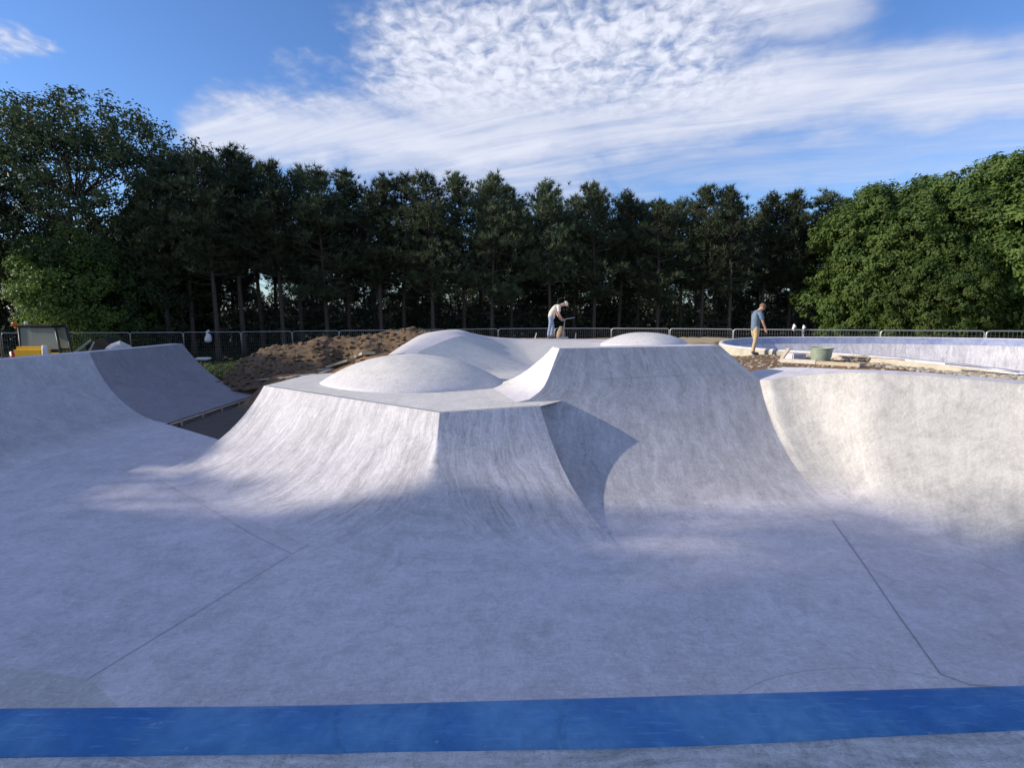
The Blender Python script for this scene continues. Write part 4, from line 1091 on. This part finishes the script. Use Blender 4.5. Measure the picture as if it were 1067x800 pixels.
for k, (x, y, s_, pr2, big_) in enumerate(SHADE_TREES):
    plant('leafy_tree', oaks[pr2], (x, y, -1.9), s_, k * 1.3, 'unseen leafy tree outside the frame to the left, added to shade the floor', 'tree', 'added shade trees outside the left of the frame', big_)
# dark undergrowth under the wood
def undergrowth(name, n, x0, x1, y0, y1, h, leaves, mat):
    v, f = [], []
    for k in range(n):
        c = Vector((rnd.uniform(x0, x1), rnd.uniform(y0, y1), 0)); hh = h * (.45 + .8 * abs(noise.noise(Vector((c.x * .22, c.y * .3, 3))))); c.z = -1.9 + rnd.uniform(.1, hh)
        for q in range(leaves):
            p = c + Vector((rnd.gauss(0, .5), rnd.gauss(0, .5), rnd.gauss(0, .4))); nrm = Vector((rnd.gauss(0, 1), rnd.gauss(0, 1), rnd.gauss(.4, .7))).normalized()
            x = nrm.cross(Vector((rnd.gauss(0, 1), rnd.gauss(0, 1), rnd.gauss(0, 1)))).normalized(); y = nrm.cross(x); sz = .15 * rnd.uniform(.6, 1.4); o = len(v)
            v += [p - x * sz, p - y * sz * .5, p + x * sz, p + y * sz * .5]; f.append((o, o + 1, o + 2, o + 3))
    o = mesh(name, v, f, mat, None, None, False); tag(o, kind='stuff'); return o
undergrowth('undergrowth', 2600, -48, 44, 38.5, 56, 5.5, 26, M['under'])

# ------------------------------------------------------------------ people
def skin_mesh(verts, edges, radii, sub=2, rootv=0):
    me = bpy.data.meshes.new('body'); me.from_pydata(verts, edges, []); me.update()
    o = bpy.data.objects.new('tmp', me); COL.objects.link(o)
    md = o.modifiers.new('s', 'SKIN'); md.use_smooth_shade = True
    for i, r in enumerate(radii):
        sv = me.skin_vertices[0].data[i]; sv.radius = (r, r) if not isinstance(r, tuple) else r; sv.use_root = (i == rootv)
    sb = o.modifiers.new('u', 'SUBSURF'); sb.levels = sub; sb.render_levels = sub
    dg_ = bpy.context.evaluated_depsgraph_get(); dg_.update()
    out = bpy.data.meshes.new_from_object(o.evaluated_get(dg_)); bpy.data.objects.remove(o)
    return out
class Sk:
    def __init__(s): s.v = []; s.e = []; s.r = []
    def a(s, p, r, par=None):
        s.v.append(tuple(p)); s.r.append(r); i = len(s.v) - 1
        if par is not None: s.e.append((par, i))
        return i
    def chain(s, pts, rs, par=None):
        for p, r in zip(pts, rs): par = s.a(p, r, par)
        return par
    def build(s, name, mat, parent, sub=2):
        me = skin_mesh(s.v, s.e, s.r, sub); me.materials.append(mat); me.name = name
        return link(name, me, parent, True)
def hand(sk, wrist, par, d, side):
    """palm and five curled fingers off the wrist, d = hand direction"""
    d = Vector(d).normalized(); w = Vector(wrist); s = d.cross(Vector((0, 0, 1)) if abs(d.z) < .9 else Vector((1, 0, 0))).normalized(); n = s.cross(d)
    pm = sk.a(w + d * .075, .034, par)
    for k, (o, L) in enumerate(((-.030, .072), (-.010, .082), (.010, .078), (.030, .062))):
        b = w + d * .10 + s * o
        sk.chain([b, b + d * L * .5 + n * .012, b + d * L * .85 + n * .035], [.010, .009, .008], pm)
    b = w + d * .04 + s * -.04 * side; sk.chain([b, b + d * .04 + n * .03 - s * .012 * side], [.011, .009], par)
def face(parent, c, f, up, mat):
    """nose, ears and eyes of a head at c looking along f"""
    f = Vector(f).normalized(); up = Vector(up).normalized(); s = f.cross(up).normalized()
    mb = MB()
    for k in (-1, 1):
        p = c + f * .092 + s * .032 * k + up * .012; mb.lathe([(.0, .012), (.012, .006), (.014, 0), (.012, -.006), (0, -.012)], 8, tuple(p))
    return mb.build('eyes', mat, parent, True)
def person2(name, label, loc, rz, lean, headtilt, shirt, trousers, haircol, cap, arms):
    P = root(name, loc, label, 'person', None, rz)
    hipz = .92; hp = Vector((0, 0, hipz)); sp_ = [hp]
    for L_, an_ in zip((.17, .18, .14), lean): sp_.append(sp_[-1] + Vector((math.sin(R(an_)), 0, math.cos(R(an_)))) * L_)
    nk = sp_[3] + Vector((math.sin(R(lean[3])), 0, math.cos(R(lean[3])))) * .11; hd = nk + Vector((math.sin(R(lean[4])), 0, math.cos(R(lean[4])))) * .125
    sk = Sk(); r0 = sk.a(sp_[0], .105); a = sk.chain(sp_[1:], [.10, .11, .085], r0)
    n_ = sk.a(nk, .055, a); up = (hd - nk).normalized(); h1 = sk.a(hd - up * .015, .082, n_); sk.a(hd + up * .085, .078, h1)
    fdir = Vector((1, 0, -.25 - .9 * headtilt)).normalized()
    nose = sk.a(hd + fdir * .085 - up * .01, .022, h1); sk.a(hd + fdir * .105 - up * .02, .012, nose)
    for s in (-1, 1): sk.a(hd + Vector((-.01, s * .083, .0)), .016, h1)
    feet = []
    legs = []
    for s in (-1, 1):
        fx = .07 * s
        h = Vector((0, .095 * s, hipz - .08)); kn = Vector((.03 + fx, .10 * s, .49)); an = Vector((-.02 + fx, .105 * s, .085)); legs.append((h, kn, an))
        l = sk.chain([h, kn, an], [.088, .058, .042], r0); sk.chain([an + Vector((.05, 0, -.045)), an + Vector((.15, 0, -.05))], [.042, .032], l)
    al = []
    for s, (el, wr, hdv) in zip((-1, 1), arms):
        shd = sp_[3] + Vector((0, .185 * s, .0)); el = Vector(el) + Vector((0, .24 * s, 0)); wr = Vector(wr); al.append((shd, el, wr, hdv, s))
        q = sk.chain([shd, shd.lerp(el, .5), el, el.lerp(wr, .45), wr], [.062, .050, .041, .040, .029], a); hand(sk, wr, q, hdv, s)
    body = sk.build('body', M['skin'], P)
    face(body, hd, fdir, up, M['eye'])
    c = Sk(); r1 = c.a(sp_[0] + Vector((0, 0, -.17)), .158); t = c.chain([sp_[0].lerp(sp_[1], .5), sp_[1], sp_[2], sp_[3]], [.150, .150, .160, .130], r1)
    c.a(nk - (nk - sp_[3]) * .3, .075, t)
    for shd, el, wr, hdv, s in al: c.chain([sp_[3].lerp(shd, .5), shd, shd.lerp(el, .55), shd.lerp(el, .8)], [.095, .092, .074, .070], t)
    c.build('shirt', shirt, P)
    c = Sk(); r1 = c.a((0, 0, hipz + .07), .145); r2 = c.a((0, 0, hipz - .08), .145, r1)
    for h, kn, an in legs: c.chain([h + Vector((0, 0, -.08)), kn, an + Vector((-.01, 0, .16)), an + Vector((-.01, 0, .03))], [.096, .070, .058, .062], r2)
    c.build('trousers', trousers, P)
    for h, kn, an in legs:
        c = Sk(); c.chain([an + Vector((-.03, 0, .06)), an + Vector((-.02, 0, -.03)), an + Vector((.09, 0, -.04)), an + Vector((.20, 0, -.05))], [.056, (.056, .052), (.052, .045), (.044, .034)]); c.build('boot', M['boot'], P)
    if cap:
        mb = MB(); mb.lathe([(0, .115), (.05, .108), (.085, .08), (.104, .03), (.106, .0), (.098, -.005)], 18)
        rot = up.to_track_quat('Z', 'Y').to_matrix(); mb.v = [tuple(rot @ Vector(p) + hd + up * .065) for p in mb.v]
        cp_ = mb.build('cap', haircol, P, True)
        b0 = hd + fdir * .09 + up * .06; sd = Vector((0, 1, 0)); mb = MB(); pts = [b0 + sd * .075, b0 - sd * .075, b0 - sd * .05 + fdir * .085, b0 + fdir * .1, b0 + sd * .05 + fdir * .085]
        mb.add(pts + [p + up * .008 for p in pts], [(0, 1, 2, 3, 4), (9, 8, 7, 6, 5)] + [(i, (i + 1) % 5, 5 + (i + 1) % 5, 5 + i) for i in range(5)]); mb.build('peak', haircol, cp_)
    else:
        mb = MB(); mb.lathe([(0, .112), (.05, .105), (.082, .078), (.096, .03), (.098, -.015), (.09, -.03)], 18)
        rot = (up - fdir * .35).normalized().to_track_quat('Z', 'Y').to_matrix(); mb.v = [tuple(rot @ Vector(p) + hd + up * .048 - fdir * .012) for p in mb.v]; mb.build('hair', haircol, P, True)
    return P
q = U(786, 369.6, Y=18.3); gz = tz(q.x, q.y)
person2('person', 'standing man in grey-blue T-shirt and tan trousers, head bowed, beside the oval bowl', (q.x - .02, q.y, q.z), .15, (-3, 4, 12, 40, 42), .55, M['tee'], M['tan'], M['hair'], False,
        [((.10, 0, 1.12), (.22, -.22, .90), (.25, .0, -1)), ((.10, 0, 1.12), (.22, .22, .90), (.25, .0, -1))])
q = U(578, 353.0, Y=21.9)
W1 = person2('person', 'man in white top, pale jeans and cap bending over a long handled tool', (q.x - .16, q.y, q.z + .0), 0, (22, 42, 52, 62, 72), .75, M['vest'], M['jeans'], M['cap'], True,
        [((.30, 0, 1.02), (.42, -.10, .82), (.8, .3, -.5)), ((.26, 0, 1.0), (.38, .10, .78), (.8, -.3, -.5))])
w0 = Vector((q.x - .16, q.y, q.z))
tl = root('hand_tool', w0 + Vector((.5, 0, 0)), 'long handled concrete float held by the bent worker', 'tool')
mb = MB(); mb.tube([w0 + Vector((.95, -.02, .86)), w0 + Vector((.60, -.02, .80)), w0 + Vector((.42, .0, .72))], .016, 8); mb.build('handle', M['steel'], tl, True, False)
mb = MB(); mb.tube([w0 + Vector((.56, .0, .80)), w0 + Vector((.50, .02, .08))], .02, 8); mb.build('pole', M['timber'], tl, True, False)
mb = MB(); mb.box(w0 + Vector((.50, .02, .05)), (.42, .16, .05), bev=.01); mb.build('float_plate', M['steel'], tl, False, False)
mb = MB(); mb.lathe([(0, .5), (.07, .49), (.10, .40), (.16, .25), (.19, .1), (.17, .0), (0, 0)], 14)
mb.v = [(p[0] * (1 + .25 * noise.noise(Vector(p) * 9)), p[1] * (1 + .25 * noise.noise(Vector(p) * 7)), p[2]) for p in mb.v]
o = mb.build('sack', M['tan_bag'], None, True); o.location = w0 + Vector((.45, .35, .0)); tag(o, 'brown sack standing at the feet of the bent worker', 'sack')

# ------------------------------------------------------------------ light and sky
SUN_EL, SUN_AZ = 20.5, 5.0                         # azimuth: degrees from due left towards the camera's side
sd = Vector((-math.cos(R(SUN_EL)) * math.cos(R(SUN_AZ)), -math.cos(R(SUN_EL)) * math.sin(R(SUN_AZ)), math.sin(R(SUN_EL))))
sun = bpy.data.lights.new('sun', 'SUN'); so = bpy.data.objects.new('sun', sun); COL.objects.link(so)
sun.energy = 4.7; sun.angle = R(.6); sun.color = (1, .90, .76)
so.rotation_euler = sd.to_track_quat('Z', 'Y').to_euler(); so.location = (-20, -5, 20)
w = bpy.data.worlds.new('World'); sc.world = w; w.use_nodes = True
nt = w.node_tree; g = N(nt); bg = nt.nodes['Background']
sky = g.node('ShaderNodeTexSky', sky_type='NISHITA'); sky.sun_disc = False
sky.sun_elevation = R(SUN_EL); sky.sun_rotation = R(-(90 + SUN_AZ)); sky.air_density = 1.0; sky.dust_density = .35; sky.ozone_density = 2.2
D = g.node('ShaderNodeTexCoord').outputs['Generated']
sx = g.node('ShaderNodeSeparateXYZ'); nt.links.new(D, sx.inputs[0]); dx, dy, dz = sx.outputs
yy = g.m('MAXIMUM', g.m('ABSOLUTE', dy), .08)
A = g.m('DIVIDE', dx, yy); B = g.m('DIVIDE', dz, yy)
def ab(u, v): d = ray(u, v); return d.x / d.y, d.z / d.y
wx = g.noise(g.vm('MULTIPLY', D, (5, 5, 9)), 1.0, 4, .6)
wy = g.noise(g.vm('ADD', g.vm('MULTIPLY', D, (6, 6, 12)), (7, 3, 1)), 1.0, 4, .6)
A2 = g.m('ADD', A, g.m('MULTIPLY', g.m('SUBTRACT', wx, .5), .22)); B2 = g.m('ADD', B, g.m('MULTIPLY', g.m('SUBTRACT', wy, .5), .14))
def capsule(p, q, r0, r1, amp):
    (ax_, ay_), (bx2, by2) = ab(*p), ab(*q); ex, ey = bx2 - ax_, by2 - ay_; L2 = ex * ex + ey * ey
    px, py = g.m('SUBTRACT', A2, ax_), g.m('SUBTRACT', B2, ay_)
    t = g.m('DIVIDE', g.m('ADD', g.m('MULTIPLY', px, ex), g.m('MULTIPLY', py, ey)), L2, clamp=True)
    qx, qy = g.m('SUBTRACT', px, g.m('MULTIPLY', t, ex)), g.m('SUBTRACT', py, g.m('MULTIPLY', t, ey))
    dd_ = g.m('SQRT', g.m('ADD', g.m('MULTIPLY', qx, qx), g.m('MULTIPLY', qy, qy)))
    return g.m('MULTIPLY', g.mapr(dd_, r0 / FPX, r1 / FPX, 1, 0, True), amp)
caps = [capsule((225, 138), (560, 150), 4, 62, 1.0), capsule((470, 80), (690, 70), 25, 150, 1.0), capsule((560, 125), (1100, 75), 12, 78, .95), capsule((500, 5), (860, -25), 20, 95, .85),
        capsule((380, 165), (600, 172), 10, 64, .8), capsule((560, 172), (720, 150), 0, 58, .6), capsule((-40, 38), (50, 50), 2, 22, .7), capsule((660, 185), (1067, 145), 6, 56, .5), capsule((280, 65), (345, 125), 0, 22, .34), capsule((305, 60), (400, 90), 0, 18, .34)]
mk = caps[0]
for c in caps[1:]: mk = g.m('MAXIMUM', mk, c)
mk = g.m('MAXIMUM', mk, g.mapr(B, .66, 1.1, 0, .50, True))  # unseen cloud cover overhead, added to brighten the fill on the floor
dzp = g.m('ADD', g.m('MAXIMUM', dz, 0.0), .10)
PX, PY = g.m('DIVIDE', dx, dzp), g.m('DIVIDE', dy, dzp)
cx = g.node('ShaderNodeCombineXYZ'); nt.links.new(PX, cx.inputs[0]); nt.links.new(PY, cx.inputs[1]); PP = cx.outputs[0]
rip = g.noise(g.vm('MULTIPLY', PP, (21, 16, 1)), 1.0, 3, .55, .4)
rot = g.node('ShaderNodeVectorRotate'); rot.inputs['Angle'].default_value = R(24); nt.links.new(PP, rot.inputs['Vector'])
stk = g.noise(g.vm('MULTIPLY', rot.outputs[0], (1.1, 5.5, 1)), 1.0, 6, .62, .7)
soft = g.noise(PP, 1.6, 5, .6)
topz = g.mapr(B, ab(533, 140)[1], ab(533, 60)[1], 0, 1, True)
rightz = g.mapr(A, ab(700, 100)[0], ab(860, 100)[0], 1, 0, True)
rp = g.m('MULTIPLY', topz, rightz)
tex = g.m('ADD', g.m('MULTIPLY', g.m('SUBTRACT', rip, .5), g.m('MULTIPLY', rp, 1.7)), g.m('ADD', g.m('MULTIPLY', g.m('SUBTRACT', stk, .5), 1.25), g.m('MULTIPLY', g.m('SUBTRACT', soft, .5), .5)))
dens = g.m('ADD', mk, g.m('MULTIPLY', tex, g.m('ADD', .25, g.m('MULTIPLY', mk, .75))))
alpha = g.mapr(dens, .06, 1.2, 0, .95, True)
CB = 1.0
shade = g.m('ADD', g.mapr(dens, .4, 1.3, .80, 1.05), g.m('MULTIPLY', g.m('SUBTRACT', rip, .5), g.m('MULTIPLY', rp, .5)))
cc = g.vm('SCALE', (5.5, 5.75, 6.7)); nt.links.new(shade, cc.node.inputs['Scale'])
skc = g.mix(1.0, sky.outputs[0], (.72, .94, 1.34), 'MULTIPLY')
fin = g.mix(alpha, skc, cc)
nt.links.new(fin, bg.inputs['Color']); bg.inputs['Strength'].default_value = .12
sc.view_settings.view_transform = 'Standard'; sc.view_settings.look = 'None'; sc.view_settings.gamma = 1; sc.view_settings.use_curve_mapping = False
sc.view_settings.exposure = .25
sc.cycles.use_denoising = True; sc.cycles.max_bounces = 6; sc.cycles.transparent_max_bounces = 8
